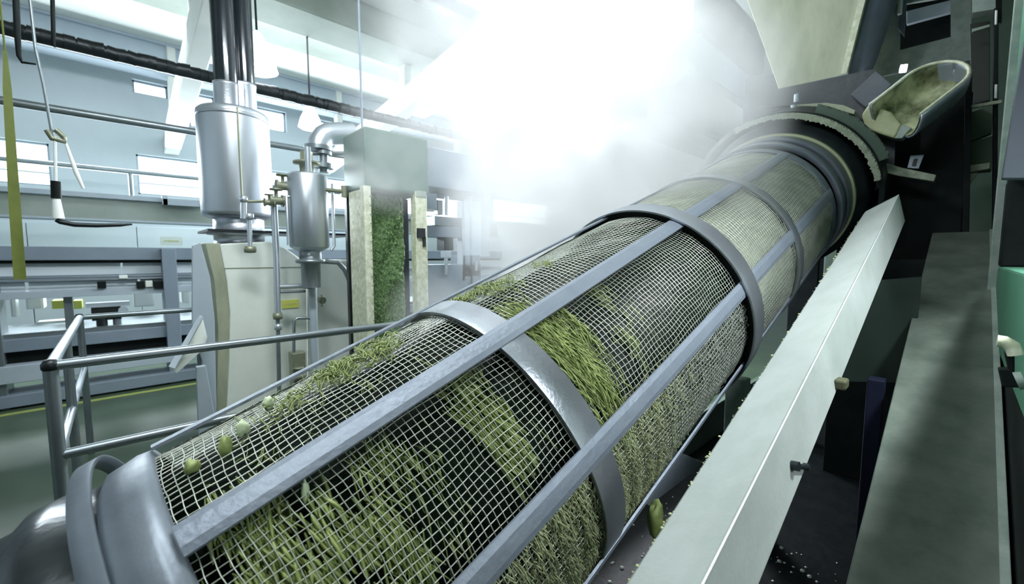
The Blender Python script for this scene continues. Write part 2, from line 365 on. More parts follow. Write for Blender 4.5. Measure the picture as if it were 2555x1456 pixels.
for (x0,x1,l) in [(128,160,'yellow green crate inside the grey frame'),(182,204,'smaller yellow green crate right of the frame post')]:
    small('crate', l, 'crate', x0,750,771,x1,7.3,.25,M_label)
# pump / motor cluster
c = onY(268,785,FY+.15)
t = thing('pump', 'dark pump and motor cluster hanging inside the grey frame', 'pump', c)
MB().tube([c+Vector((-.13,0,.03)),c+Vector((.12,0,.03))], [.09,.09], 18).build('motor_body', M_black, t)
MB().tube([c+Vector((.12,0,.03)),c+Vector((.17,0,.03))], .055, 14).build('coupling', M_rail, t)
MB().box(c+Vector((-.17,-.06,.1)), c+Vector((.2,.1,.15))).build('mount_plate', M_framel, t)
MB().tube([c+Vector((-.05,-.02,-.03)),c+Vector((-.05,-.02,-.2))], .05, 14).build('outlet_pipe', M_dark, t)
MB().tube([c+Vector((.08,0,-.03)),c+Vector((.08,0,-.2))], .04, 14).build('outlet_pipe', M_rail, t)
MB().tube([c+Vector((.14,-.07,.05)),c+Vector((.14,-.1,.05))], .045, 14).build('flange', M_framel, t)
# sign on the wall
a,bq = onY(398,589,9.3), onY(456,612,9.3)
t = thing('wall_sign', 'small white sign with a faint yellow line of lettering, left of the cream housing', 'sign', ((a.x+bq.x)/2,9.3,bq.z))
MB().box((a.x,9.3,bq.z),(bq.x,9.32,a.z)).build('sign_board', M_paper, t)
ln = MB(); n=9
for k in range(n):
    xx = a.x+(bq.x-a.x)*(.18+.66*k/n); zz=(a.z+bq.z)/2
    ln.box((xx,9.292,zz-.012),(xx+(bq.x-a.x)*.05,9.299,zz+.012))
ln.build('lettering', M_inky, t)

# ---- strap, hooks, pendant control
o = MB()
pts = [onY(x,y,4.6) for x,y in [(12,125),(18,220),(27,360),(38,530),(50,697)]]
wdt=[.008,.02,.024,.028,.03]
vs=[];fs=[]
for i,p in enumerate(pts):
    for dx,dy in ((-1,-.5),(1,.5),(1,.7),(-1,-.3)): vs.append(p+Vector((dx*wdt[i],dy*.01,0)))
for i in range(len(pts)-1):
    for k in range(4): fs.append((i*4+k,i*4+(k+1)%4,(i+1)*4+(k+1)%4,(i+1)*4+k))
fs += [(3,2,1,0),(16,17,18,19)]
o.add(vs,fs).tube([pts[0],Vector((pts[0].x,pts[0].y,5.0))],.006,6)
tag(o.build('lifting_strap', M_strap), 'long yellow green lifting strap hanging at the left edge', 'strap')
Y=4.2
t = thing('hoist_control', 'hanging hoist pendant with shackle, black grip and trailing hose', 'hoist control', onY(135,335,Y))
HOIST = t; top = onY(88,120,Y)
MB().tube([Vector((top.x-.03,Y,5.0)),top,onY(108,210,Y),onY(130,335,Y)], .008, 8).build('cable', M_rail, t)
a = onY(130,345,Y)
MB().tube([a+Vector((-.02,0,.05)),a+Vector((.0,0,.0)),a+Vector((.06,0,-.01)),a+Vector((.055,0,.02)),a+Vector((.02,0,.06))], .017, 8).build('shackle', M_valve, t)
MB().tube([onY(137,340,Y),onY(139,460,Y)], .008, 8).build('rod', M_paper, t)
MB().tube([onY(139,452,Y),onY(140,495,Y)], .026, 12).build('grip', M_black, t)
MB().tube([onY(140,495,Y),onY(146,545,Y)], [.02,.03], 12).build('handle', M_paper, t)
MB().tube([onY(140,548,Y),onY(150,553,Y),onY(185,560,Y),onY(240,562,Y),onY(300,561,Y),onY(330,559,Y)], [.014,.016,.016,.015,.012,.006], 8).build('hose', M_dark, t)
t = tag(MB().tube([Vector((onY(40,0,3.2).x-.01,3.2,4.95)),onY(40,0,3.2),onY(43,80,3.2),onY(47,140,3.2),onY(55,155,3.2),onY(90,160,3.2)], [.012,.012,.012,.009,.007,.004], 8).build('hanging_hook', M_black), 'thin black hooked rod hanging in the top left corner', 'hook')
t = tag(MB().tube([Vector((onY(131,0,3.4).x-.01,3.4,4.95)),onY(131,0,3.4),onY(133,80,3.4),onY(133,112,3.4),onY(138,118,3.4)], [.009,.009,.009,.008,.004], 8).build('hanging_rod', M_black), 'short black rod hanging right of the hooked one', 'rod')
MB().tube([onY(140,335,4.2),onY(160,345,4.2),onY(190,430,4.2),onY(208,470,4.2)], [.004,.006,.013,.008], 8).build('rope_tail', M_paper, HOIST, label='pale rope tail')

# ---- handrail
RX, RY0, RY1, RZ = -.235, 2.665, 4.67, 1.1
t = thing('handrail', 'grey tubular handrail standing on the green floor beside the drum', 'handrail', (RX,RY0,0))
pr = .022
MB().tube([(RX,RY0,0),(RX,RY0,RZ)], pr*1.15, 14).build('post', M_rail, t)
MB().tube([(RX,RY1,0),(RX,RY1,RZ)], pr, 14).build('post', M_rail, t)
pm = onY(188,830,3.25); MB().tube([(RX,3.45,0),(RX,3.45,RZ)], pr, 14).build('post', M_rail, t)
MB().tube([(.5,RY1,0),(.5,RY1,RZ)], pr, 14).build('post', M_rail, t)
MB().tube([(RX,RY0,RZ),(RX,RY1,RZ)], pr, 14).build('top_rail', M_railb, t, label='brighter steel tube')
MB().tube([(RX,RY0,RZ),(1.6,RY0,RZ)], pr, 14).build('top_rail', M_rail, t)
MB().tube([(RX,RY1,RZ),(.5,RY1,RZ)], pr, 14).build('top_rail', M_rail, t)
MB().tube([(RX,RY0,.7),(RX,RY1,.7)], pr*.9, 14).build('middle_rail', M_railb, t, label='brighter steel tube')
MB().tube([(RX,RY0,.7),(1.6,RY0,.7)], pr, 14).build('middle_rail', M_rail, t)
MB().tube([(1.6,RY0,0),(1.6,RY0,RZ)], pr, 14).build('post', M_rail, t)
for p in ((RX,RY0,RZ),(RX,RY1,RZ)): MB().lathe(Vector(p)+Vector((0,0,-.03)), [(0,0),(.02,.003),(.03,.02),(.03,.04),(.02,.057),(0,.06)], 14).build('joint', M_dark, t)

# ================================================================== TOWER
TY = 4.6
c = onY(588,400,TY); TX = c.x
zt, zb = onY(588,285,TY).z, onY(588,540,TY).z
t = thing('silver_vessel', 'large silver steel cylinder standing on the cream housing', 'vessel', (TX,TY,zb-.2))
MB().lathe((TX,TY,0), [(.1,zt+.015),(.26,zt+.01),(.28,zt-.01),(.282,zt-.04),(.282,zb+.03),(.275,zb),(.24,zb-.02),(.1,zb-.03)], 64).build('shell', M_galv, t)
MB().lathe((TX,TY,0), [(.283,zt-.07),(.288,zt-.065),(.288,zt-.045),(.283,zt-.04)], 64).build('rim_hoop', M_steel, t)
MB().tube([(TX-.02,TY-.285,zt-.02),(TX-.02,TY-.285,zb)], .008, 8).build('seam', M_valve, t)
MB().lathe((TX,TY,0), [(.2,zb-.02),(.2,zb-.14),(.25,zb-.145),(.25,zb-.17),(.2,zb-.175),(.2,zb-.26),(.27,zb-.27),(.27,zb-.3)], 48).build('neck', M_steel, t)
dk = onY(430,576,TY)
MB().box((TX-.28,TY-.3,zb-.155),(TX+1.0,TY+.3,zb-.135)).build('platform_plate', M_dark, t)
# twin dark stacks
def stack(px, r, label):
    q = onY(px,150,TY); t = thing('exhaust_stack', label, 'pipe', (q.x,TY,zt), 'dark twin stacks')
    zc = onY(px,215,TY).z
    MB().tube([(q.x,TY,zc),(q.x,TY,4.999)], r, 32).build('stack_pipe', M_stack, t)
    MB().lathe((q.x,TY,0), [(r*1.06,zt),(r*1.06,zc-.01),(r*1.1,zc),(r*1.1,zc+.02),(r,zc+.02)], 32).build('collar', M_steel, t)
M_stack = mat('glossy black stack', (.012,.018,.025), .18, .3, (.02,.028,.035), 4, .4, coat=.6)
stack(563, .1, 'thicker glossy black stack rising from the silver cylinder')
stack(609, .08, 'thinner glossy black stack right of the thicker one')
q = onY(603,200,TY-.2)
MB().box((q.x-.02,TY-.16,zt),(q.x+.02,TY-.12,zt+.25)).build('stack_clamp', M_steel, t)

# cream housing
HY = 4.3
t = thing('cream_housing', 'big cream painted steel housing under the silver cylinder', 'machine', (onY(650,900,HY).x,HY,0))
mb = MB(); polyY(mb, [(548,608),(672,602),(712,618),(745,642),(766,668),(772,1120),(560,1130),(572,900),(574,780),(566,700),(556,650)], HY, .75)
mb.build('body', M_cream, t, .01)
x0,x1 = onY(766,700,HY+.12).x, onY(862,700,HY+.12).x
MB().box((x0-.1,HY+.12,0),(x1+.1,HY+.8,onY(800,648,HY+.12).z)).build('side_body', M_cream, t, .02)
mb = MB(); polyY(mb, [(512,606),(548,606),(558,650),(568,700),(576,780),(574,900),(562,1130),(520,1130),(540,1000),(545,830),(535,700)], HY+.02, .5)
mb.build('side_panel', M_hop, t, .004, 'side panel in a darker shading colour')  # darker colour paints the shading of the curved side wall
mb = MB(); polyY(mb, [(480,612),(500,604),(524,690),(536,800),(540,1000),(540,1120),(505,1120),(505,900),(480,830)], HY-.05, .05)
mb.build('side_fin', M_framel, t, .004, 'pale blue grey plate')
mb = MB(); polyY(mb, [(490,916),(514,912),(540,1060),(540,1130),(498,1130)], HY-.2, .06); mb.build('side_fin', M_framel, t, .004)
# hinged flap
p0,p1_,p2,p3 = onY(500,786,HY-.3), onY(519,860,HY+.0), onY(440,930,HY-.25), onY(424,912,HY-.5)
MB().prism([p0,p1_,p2,p3], (.012,.03,0)).build('flap', M_cream, t)
MB().prism([p0,p0+Vector((.02,0,-.02)),p3+Vector((.035,0,-.02)),p3], (-.01,-.02,0)).build('flap_edge', M_framel, t)
MB().box(onY(560,668,HY-.004)+Vector((0,0,0)), onY(766,668,HY)+Vector((0,0,.006))).build('seam', M_valve, t)
# yellow plate
a, bq = onY(703,749,HY-.01), onY(746,766,HY-.01)
y_ = MB().box((a.x,HY-.012,bq.z),(bq.x,HY-.002,a.z)).build('warning_plate', M_label, t, label='yellow warning plate')
ln = MB()
for k in range(6):
    xx = a.x+(bq.x-a.x)*(.12+.13*k); ln.box((xx,HY-.016,(a.z+bq.z)/2-.008),(xx+.012,HY-.0125,(a.z+bq.z)/2+.01))
ln.build('lettering', M_inky, y_)
# knob
k0 = onY(800,748,HY+.1)
MB().tube([k0,k0+Vector((0,-.06,0))], .035, 12).tube([k0+Vector((0,-.05,.06)),k0+Vector((0,-.05,-.06))], .012, 8).build('hand_wheel', M_valve, t)

# vertical pipes left of the small vessel
PY = 4.05
t = thing('steam_pipework', 'slim bare steel pipes with valves in front of the cream housing', 'pipework', onY(690,900,PY))
def pp(pts, r, m=M_railb, name='pipe', Y=PY): return MB().tube([onY(x,y,Y) for x,y in pts], r, 12).build(name, m, t)
pp([(683,505),(690,640),(693,790)], .027)
pp([(693,790),(697,1000)], .017, M_rail)
pp([(776,570),(781,760),(788,1000)], .036, M_framel)
pp([(697,715),(770,712)], .022)
pp([(697,728),(762,726)], .012, M_rail)
pp([(733,935),(733,800),(742,793),(775,793)], .014, M_rail)
pp([(608,490),(608,545)], .022); pp([(622,545),(624,622)], .018); pp([(608,502),(690,502)], .012, M_valve)
for (x,y,r) in [(693,788,.036),(694,815,.03),(624,622,.042),(622,540,.03),(608,497,.026),(768,712,.036)]:
    q = onY(x,y,PY); MB().lathe(q-ZA*.03, [(0,0),(r,.004),(r*1.1,.03),(r,.056),(0,.06)], 14).build('fitting', M_valve if r>.035 else M_railb, t)
def valve(x, y, sc=1.0, Y=PY-.05):
    q = onY(x,y,Y); mb = MB()
    mb.tube([q+Vector((-.05,0,0))*sc,q+Vector((.05,0,0))*sc], .035*sc, 12)
    mb.tube([q,q+Vector((0,0,.09))*sc], .014*sc, 8)
    mb.lathe(q+ZA*.085*sc, [(0,0),(.05*sc,.0),(.05*sc,.014*sc),(0,.014*sc)], 14)
    mb.tube([q+Vector((-.055,0,0))*sc,q+Vector((-.04,0,0))*sc], .05*sc, 12); mb.tube([q+Vector((.04,0,0))*sc,q+Vector((.055,0,0))*sc], .05*sc, 12)
    v = mb.build('valve', M_valve, t); return v
valve(690,500); valve(706,464,1.0); valve(672,505,.7); valve(745,940,.9)
pp([(700,470),(722,452)], .02, M_valve); pp([(690,500),(688,470),(705,462)], .016, M_valve)
q = onY(742,915,PY)
MB().box(q+Vector((-.05,-.05,-.35)), q+Vector((.06,.08,.14))).build('trap_body', M_valve, t, .01)

# small vessel
SY = 3.95
c = onY(770,530,SY); zt2, zb2 = onY(770,438,SY).z, onY(770,618,SY).z
t = thing('small_vessel', 'small polished steel cylinder beside the larger silver one', 'vessel', (c.x,SY,zb2))
MB().lathe((c.x,SY,0), [(0,zt2+.01),(.15,zt2+.008),(.16,zt2-.01),(.16,zb2+.01),(.15,zb2),(.1,zb2-.03),(.0,zb2-.04)], 48).build('shell', M_galv, t)
MB().lathe((c.x,SY,0), [(.06,zt2),(.06,zt2+.09),(.11,zt2+.095),(.11,zt2+.115),(.05,zt2+.12),(.05,zt2+.2)], 24).build('top_nozzle', M_valve, t)
MB().tube([(c.x-.02,SY-.1,zt2),(c.x-.02,SY-.1,zt2+.22)], .025, 12).build('inlet_pipe', M_railb, t)
MB().lathe((c.x,SY,0), [(.09,zb2-.03),(.09,zb2-.1),(.12,zb2-.105),(.12,zb2-.13),(.08,zb2-.14),(.08,zb2-.35)], 24).build('bottom_nozzle', M_rail, t)
MB().tube([(c.x-.16,SY-.03,zt2-.2),(c.x-.18,SY-.03,zt2-.2),(c.x-.18,SY-.03,zb2+.02)], .014, 8).build('gauge_pipe', M_railb, t)
MB().tube([(c.x+.2,SY-.03,zt2-.05),(c.x+.2,SY-.03,zb2+.02),(c.x+.17,SY-.03,zb2-.02)], .014, 8).build('gauge_pipe', M_railb, t)
MB().tube([(c.x+.1,SY-.1,zt2-.12),(c.x+.32,SY-.1,zt2-.12)], .018, 8).tube([(c.x+.28,SY-.1,zt2-.17),(c.x+.28,SY-.1,zt2-.07)],.03,10).build('side_valve', M_valve, t)
MB().tube([(c.x+.1,SY,zb2-.12),(c.x+.24,SY,zb2-.13),(c.x+.3,SY,zb2-.2),(c.x+.36,SY,zb2-.35)], .022, 10).build('drain_hose', M_rail, t)
# elbow duct
EY = 4.1
t = thing('elbow_duct', 'bent silver duct joining the small vessel to the chute head', 'duct', onY(800,400,EY))
MB().tube([onY(x,y,EY) for x,y in [(880,334),(845,333),(820,334),(806,341),(797,356),(795,372)]], .1, 20).build('elbow', M_galv, t)
MB().tube([onY(795,366,EY),onY(795,376,EY)], .125, 20).build('flange', M_rail, t)
MB().tube([onY(808,360,EY-.05),onY(808,430,EY-.05)], .042, 12).tube([onY(808,408,EY-.05),onY(808,420,EY-.05)],.085,14).tube([onY(808,378,EY-.05),onY(808,386,EY-.05)],.07,14).build('branch_pipe', M_rail, t)
MB().tube([onY(768,382,EY-.05),onY(860,382,EY-.05)], .02, 8).build('cross_pipe', M_rail, t)
MB().tube([onY(765,380,EY-.05),onY(768,440,EY-.05)], .035, 12).build('branch_pipe', M_railb, t)

# ================================================================== CHUTE WITH PULP CURTAIN
CHY = 3.5
t = thing('pulp_chute', 'tall chute with a dark green head and two splashed cream posts', 'chute', onY(960,900,CHY))
xl, xm, xr = onY(903,400,CHY).x, onY(1030,600,CHY).x, onY(1066,600,CHY).x
zh, zl = onY(950,326,CHY).z, onY(903,470,CHY).z
MB().box((xl,CHY-.05,zl),(xr,CHY+.4,zh)).build('head', M_greend2 if 'M_greend2' in globals() else mat('dark green head paint',(.05,.12,.09),.45,.1,(.09,.16,.13),3,.4), t, .02)
MB().box((xr+.002,CHY+.05,zl+.1),(xr+.75,CHY+.4,zh-.03)).build('head_extension', M_frame, t, .01)
MB().box((xl-.0,CHY,0),(xl+.05,CHY+.30,zl)).build('side_wall', M_creamd, t, .006)
MB().box((xl-.02,CHY-.06,0),(xl+.045,CHY+.02,zl+.02)).build('post', M_creamd, t, .006)
MB().box((xm,CHY-.06,0),(xm+.12,CHY+.03,onY(1030,478,CHY).z)).build('post', M_creamd, t, .006)
MB().box((xm+.01,CHY-.07,onY(1040,492,CHY).z),(xm+.11,CHY-.05,onY(1040,478,CHY).z)).build('post_cap', M_conc, t)
q = onY(1052,580,CHY-.08)
MB().box(q+Vector((-.04,0,-.05)), q+Vector((.04,.03,.04))).box(q+Vector((.02,0,-.13)), q+Vector((.045,.03,-.04))).build('latch', M_dark, t)
MB().box((xl,CHY+.35,0),(xr,CHY+.4,zl)).build('back_plate', M_dark, t)
bolts = MB()
for k in range(26):
    z = .2+k*.075; bolts.tube([(xl+.035,CHY-.062,z),(xl+.035,CHY-.075,z)], .006, 6)
bolts.build('bolts', M_conc, t)
MB().tube([(xl+.1,CHY+.2,zh),(xl+.1,CHY+.2,5.0)], .01, 8).build('hanger', M_frame, t)
# curtain
mb = MB(); nx, nz = 60, 170; vs=[]; fs=[]
z0c, z1c = .15, onY(950,482,CHY).z
for j in range(nz+1):
    for i in range(nx+1):
        x = xl+.05+(xm-xl-.07)*i/nx; z = z0c+(z1c-z0c)*j/nz
        vs.append((x, CHY+.14+.05*noise.noise(Vector((x*7,z*4,0)))+.025*noise.noise(Vector((x*40,z*34,3))), z))
for j in range(nz):
    for i in range(nx): k=j*(nx+1)+i; fs.append((k,k+1,k+nx+2,k+nx+1))
mb.add(vs,fs,True)
for k in range(nx+1): pass
cur = mb.build('pulp_curtain', M_leaf); tag(cur,'thick curtain of dark green pulp falling between the cream posts','pulp',None,'stuff')
so = cur.modifiers.new('solid','SOLIDIFY'); so.thickness = .03; so.offset = -1
mb = MB()
for k in range(6500):
    x = random.uniform(xl+.06,xm-.03); z = random.uniform(z0c,z1c)
    y = CHY+.135+.05*noise.noise(Vector((x*7,z*4,0)))+.025*noise.noise(Vector((x*40,z*34,3)))-random.uniform(0,.02)
    a = Vector((random.gauss(0,1),random.gauss(0,.5),random.gauss(0,1))).normalized()*random.uniform(.005,.013); b2 = Vector((random.gauss(0,1),random.gauss(0,1),random.gauss(0,1))).normalized()*.004
    p = Vector((x,y,z)); mb.add([p-a,p+b2,p+a,p-b2+Vector((0,.003,0))],[(0,1,2),(0,2,3),(0,3,1),(1,3,2)])
tag(mb.build('pulp_flakes', M_leaf2), 'paler green flakes clinging to the dark pulp curtain', 'pulp', None, 'stuff')

# machine seen through the steam, right of the chute
BY = 4.0
t = thing('background_machine', 'grey blue machine frame half lost in the steam right of the chute', 'machine', onY(1130,700,BY))
for (x0,yt,yb,x1,m,nm,dep) in [(1040,452,478,1210,M_frame,'top_beam',.3),(1085,538,562,1152,M_rail,'cross_beam',.2),(1064,562,590,1152,M_frame,'panel',.2),
        (1108,590,624,1131,M_dark,'cylinder_block',.15),(1152,500,700,1160,M_framel,'post',.1),(1172,480,720,1178,M_framel,'post',.1),(1065,478,520,1090,M_framel,'panel',.1),
        (1092,498,535,1105,M_rail,'bracket',.1),(1155,636,690,1198,M_frame,'panel',.25),(1200,500,640,1222,M_framel,'column',.2),(1109,626,642,1126,M_framel,'clevis',.08),(1064,520,526,1084,M_paper,'rung',.05),(1064,660,800,1200,M_frame,'lower_panel',.2)]:
    mb = MB(); rectY(mb,x0,yt,yb,x1,BY,dep); mb.build(nm, m, t, .004)
for px_ in (1080,1200):
    q = onY(px_,700,BY); MB().box((q.x-.05,BY+.05,0),(q.x+.05,BY+.15,q.z)).build('leg', M_frame, t)
MB().tube([onY(1113,643,BY-.03),onY(1113,685,BY-.03)], .022, 10).build('piston_rod', M_railb, t)
MB().tube([onY(1188,652,BY-.03),onY(1188,675,BY-.03)], .018, 10).build('piston_rod', M_railb, t)
MB().tube([onY(1114,490,BY-.03),onY(1114,537,BY-.03)], .022, 10).build('piston_rod', M_railb, t)

# ================================================================== ROTARY DRUM
DRUM = thing('rotary_drum', 'inclined rotating wire mesh drum filled with green pulp, running through the picture', 'drum screen', P0)
def ringprof(s0, s1, r0, r1, n=160): # closed band between radii
    return MB().lathe(P0, [(R*r1,R*s0),(R*r1,R*s1),(R*r0,R*s1),(R*r0,R*s0),(R*r1,R*s0)], n, D, U1)
def shellprof(prof, n=160): return MB().lathe(P0, [(R*r,R*s) for r,s in prof], n, D, U1)
def put(mb, name, m, label=None):
    o = mb.build(name, m, DRUM, label=label)
    for p in o.data.polygons: pass
    return o
put(ringprof(0,.181,.972,1.0), 'band', M_steel)
put(ringprof(3.66,3.80,.985,1.022), 'band', M_steel)
# flanged middle band: outer hoop standing clear of the mesh
put(MB().lathe(P0, [(R*1.038,R*2.2),(R*1.038,R*2.42),(R*.97,R*2.42),(R*.93,R*2.5),(R*.93,R*2.46),(R*.955,R*2.4),(R*1.02,R*2.38),(R*1.02,R*2.2),(R*1.038,R*2.2)],160,D,U1), 'flanged_band', M_steel)
put(ringprof(2.24,2.36,.93,1.02), 'band_gap_shade', M_black)  # black ring stands in for the dark gap inside the hoop
# top end flanges
put(ringprof(5.35,5.55,.97,1.0), 'end_flange', M_bar)
put(ringprof(5.55,5.62,.93,.96), 'flange_gap_shade', M_black)  # black rings paint the shade between the flanges
put(ringprof(5.75,5.95,.97,1.03), 'end_flange', M_bar)
put(ringprof(5.95,6.10,.95,.99), 'flange_gap_shade', M_black)
put(ringprof(6.10,6.4,.99,1.04), 'end_flange', M_bar)
put(ringprof(6.4,6.5,.99,1.07), 'seal_ring', mat('pale yellow seal', (.52,.55,.33), .6, 0, (.6,.62,.42), 20,.5), 'pale yellow ring')
put(shellprof([(1.0,6.48),(1.17,6.56),(1.2,6.75),(1.2,8.2)]), 'end_shell', M_dark)
# inner drum
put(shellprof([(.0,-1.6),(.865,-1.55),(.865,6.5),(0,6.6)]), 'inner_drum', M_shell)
# near collar
put(shellprof([(.95,-1.44),(.99,-1.45),(.997,-1.50),(.99,-1.54),(.982,-1.60),(.95,-1.63)]), 'end_collar', M_collar)
put(MB().lathe(P0, [(R*1.07,R*-1.60),(R*1.065,R*-1.665),(R*1.05,R*-1.665),(R*1.055,R*-1.60),(R*1.07,R*-1.60)],160,D,U1), 'collar_hoop', M_collar)
put(shellprof([(.95,-1.62),(.955,-1.70),(.985,-1.76),(.985,-1.84),(.95,-1.9),(.94,-2.9),(.9,-3.0),(0,-3.0)]), 'lower_end', M_lower)
# bars
for (s0,s1,off) in [(-1.44,2.30,17),(2.36,5.5,17)]:
    for k in range(8):
        tt = off+45*k; w2 = .07/R/2*57.3*.9; mb = MB(); vs=[]
        n=5; r0,r1 = (.99,1.012)
        for s_ in (s0,s1):
            for rr in (r0,r1):
                for j in range(n): vs.append(dr(s_, tt-w2+2*w2*j/(n-1), rr - (.008 if rr==r1 and j in (0,n-1) else 0)))
        fs=[]
        A,B_,C_,D_ = 0,n,2*n,3*n
        for j in range(n-1):
            fs += [(B_+j,B_+j+1,D_+j+1,D_+j),(A+j+1,A+j,C_+j,C_+j+1),(A+j,A+j+1,B_+j+1,B_+j),(C_+j+1,C_+j,D_+j,D_+j+1)]
        fs += [(A,B_,D_,C_),(B_+n-1,A+n-1,C_+n-1,D_+n-1)]
        mb.add(vs,fs); put(mb,'bar',M_bar)
# wire mesh sections
def tubes_np(paths, r, sides=3):   # paths (N, P, 3)
    N,P,_ = paths.shape; d = np.gradient(paths, axis=1); d /= np.linalg.norm(d,axis=2,keepdims=True)
    c = np.array(P0); ax = np.array(D); rel = paths-c; rad = rel-(rel@ax)[...,None]*ax; rad /= np.linalg.norm(rad,axis=2,keepdims=True)
    b = np.cross(d, rad); b /= np.linalg.norm(b,axis=2,keepdims=True)
    vs = np.empty((N,P,sides,3))
    for k in range(sides):
        a = 2*math.pi*k/sides+math.pi/2
        vs[:,:,k] = paths + r*(math.cos(a)*b+math.sin(a)*rad)
    idx = np.arange(N*P*sides).reshape(N,P,sides)
    q = np.stack([idx[:,:-1,:], np.roll(idx,-1,2)[:,:-1,:], np.roll(idx,-1,2)[:,1:,:], idx[:,1:,:]],-1).reshape(-1,4)
    return vs.reshape(-1,3), q
def np_mesh(name, vs, q, m, parent=None, smooth=True):
    me = bpy.data.meshes.new(name); me.vertices.add(len(vs)); me.vertices.foreach_set('co', vs.astype(np.float32).ravel())
    k = q.shape[1]; me.loops.add(q.size); me.loops.foreach_set('vertex_index', q.astype(np.int32).ravel())
    me.polygons.add(len(q)); me.polygons.foreach_set('loop_start', np.arange(0,q.size,k,dtype=np.int32)); me.polygons.foreach_set('loop_total', np.full(len(q),k,np.int32))
    me.polygons.foreach_set('use_smooth', np.full(len(q),smooth)); me.materials.append(m); me.update(); me.validate()
    o = bpy.data.objects.new(name, me); COL.objects.link(o)
    if parent: o.parent = parent; o.matrix_parent_inverse = Matrix.Translation(parent.location).inverted()
    return o
def wav(S, T):   # dents: radial and sideways displacement fields (radians T)
    return (.008*np.sin(5*T+3.1*S)*np.sin(2.3*S+2*T)+.003*np.sin(13*T-7*S)+.002*np.sin(29*T+17*S),
            .008*np.sin(7*T+4*S+1)+.0035*np.sin(23*T-6*S)+.0015*np.sin(41*T+19*S), .012*np.sin(4*S+3*T)+.006*np.sin(13*S-9*T))
def drnp(S, T, Rr):
    return np.array(P0)+R*(S[...,None]*np.array(D)+Rr[...,None]*(np.cos(T)[...,None]*np.array(U1)+np.sin(T)[...,None]*np.array(V1)))
def mesh_section(s0, s1, r, sp=.0355, nl=172, wr=.00135):
    nr = int((s1-s0)/sp)
    s = np.linspace(s0,s1,nr)[:,None]; T = np.linspace(0,2*np.pi,181)[None,:]; S = s+0*T; TT = T+0*s
    a,b_,c_ = wav(S,TT); v1,q1 = tubes_np(drnp(S+b_,TT,r+a+.0015), wr)
    S = np.linspace(s0,s1,int((s1-s0)/.05)+2)[None,:]; T = (np.arange(nl)*2*np.pi/nl)[:,None]; TT = T+0*S; S = S+0*T
    a,b_,c_ = wav(S,TT); v2,q2 = tubes_np(drnp(S,TT+c_*.8,r+a-.0015), wr)
    return np_mesh('wire_mesh', np.vstack([v1,v2]), np.vstack([q1,q2+len(v1)]), M_wire, DRUM)
mesh_section(-1.5,.05,.955); mesh_section(.1,2.25,.955)
mesh_section(2.45,3.7,.985,.04,150); mesh_section(3.78,5.4,.985,.04,150)
# pale pulp film behind the upper mesh sections
put(ringprof(2.5,5.45,.90,.955), 'pulp_lining', mat('pulp coated lining', (.13,.15,.13), .5, 0, (.34,.37,.28), 4, .3, .5, 60))

# ---- pulp on and in the drum
def strands(name, items, m, label):
    V=[];Q=[];base=0; paths=[]; rr=[]
    P=5
    arr = np.array(items)   # s,t(rad),r,len,ang,width,bend
    S,T,Rr,Ln,An,Wd,Bd = arr.T
    u = np.linspace(-.5,.5,P)[None,:]
    ss = S[:,None]+(Ln*np.cos(An))[:,None]*u + Bd[:,None]*(u**2)
    tt = T[:,None]+(Ln*np.sin(An))[:,None]*u
    rq = Rr[:,None]+ .012*np.sin(u*5+S[:,None]*40)
    pth = drnp(ss,tt,rq)
    d = np.gradient(pth,axis=1); d/=np.linalg.norm(d,axis=2,keepdims=True)
    rad = drnp(ss,tt,rq+1)-pth; rad/=np.linalg.norm(rad,axis=2,keepdims=True)
    b = np.cross(d,rad); w_ = Wd[:,None]*np.sqrt(np.clip(1-(2*u)**2*.85,0,1)); vs=np.empty((len(arr),P,3,3))
    for k in range(3):
        a = 2*math.pi*k/3+math.pi/2; vs[:,:,k] = pth+ w_[...,None]*(math.cos(a)*b+.6*math.sin(a)*rad)
    idx = np.arange(vs.shape[0]*P*3).reshape(-1,P,3)
    q = np.stack([idx[:,:-1,:], np.roll(idx,-1,2)[:,:-1,:], np.roll(idx,-1,2)[:,1:,:], idx[:,1:,:]],-1).reshape(-1,4)
    return tag(np_mesh(name, vs.reshape(-1,3), q, m), label, 'pulp', None, 'stuff')
def patch(n, s, t, ds, dt, r=(.93,.97), ln=(.05,.14), ang=(70,110), wd=(.0012,.0035), it=None, bend=.03):
    it = [] if it is None else it
    for _ in range(n):
        a = random.gauss(0,.5); b_ = random.gauss(0,.5)
        if r[0]<.9 and noise.noise(Vector(((s+a*ds)*7,(t+b_*dt)/9,2.7)))<-.08: continue
        it.append((s+a*ds+b_*ds*0, math.radians(t+b_*dt), random.uniform(*r), random.uniform(*ln), math.radians(random.uniform(*ang)), random.uniform(*wd), random.uniform(-bend,bend)))
    return it
IN=(.87,.94); ON=(.945,.985)
it=[]
patch(900,.33,44,.14,24,ON,(.08,.26),(75,115),it=it)         # big clump past the first band
patch(300,.28,58,.10,12,(.93,.97),(.06,.16),(60,120),it=it)
patch(120,.95,54,.10,16,IN,(.06,.2),it=it); patch(110,.84,36,.07,12,IN,(.06,.2),it=it)
patch(60,.52,50,.04,10,ON,(.06,.2),it=it)
patch(160,.50,92,.16,10,ON,(.04,.14),(30,120),it=it); patch(160,.28,98,.14,8,(.95,.99),(.04,.12),(10,120),it=it); patch(40,.95,88,.08,6,ON,(.04,.12),(20,90),it=it)
patch(200,-.42,92,.14,10,(.95,.99),(.04,.14),(10,120),it=it); patch(220,-.66,92,.12,8,(.95,.99),(.04,.12),(10,120),it=it); patch(80,-.9,88,.2,8,ON,(.04,.1),(10,120),it=it)
strands('pulp_clump', it, M_pulp, 'bright green stringy pulp caught in the drum mesh near the first band')
it=[]
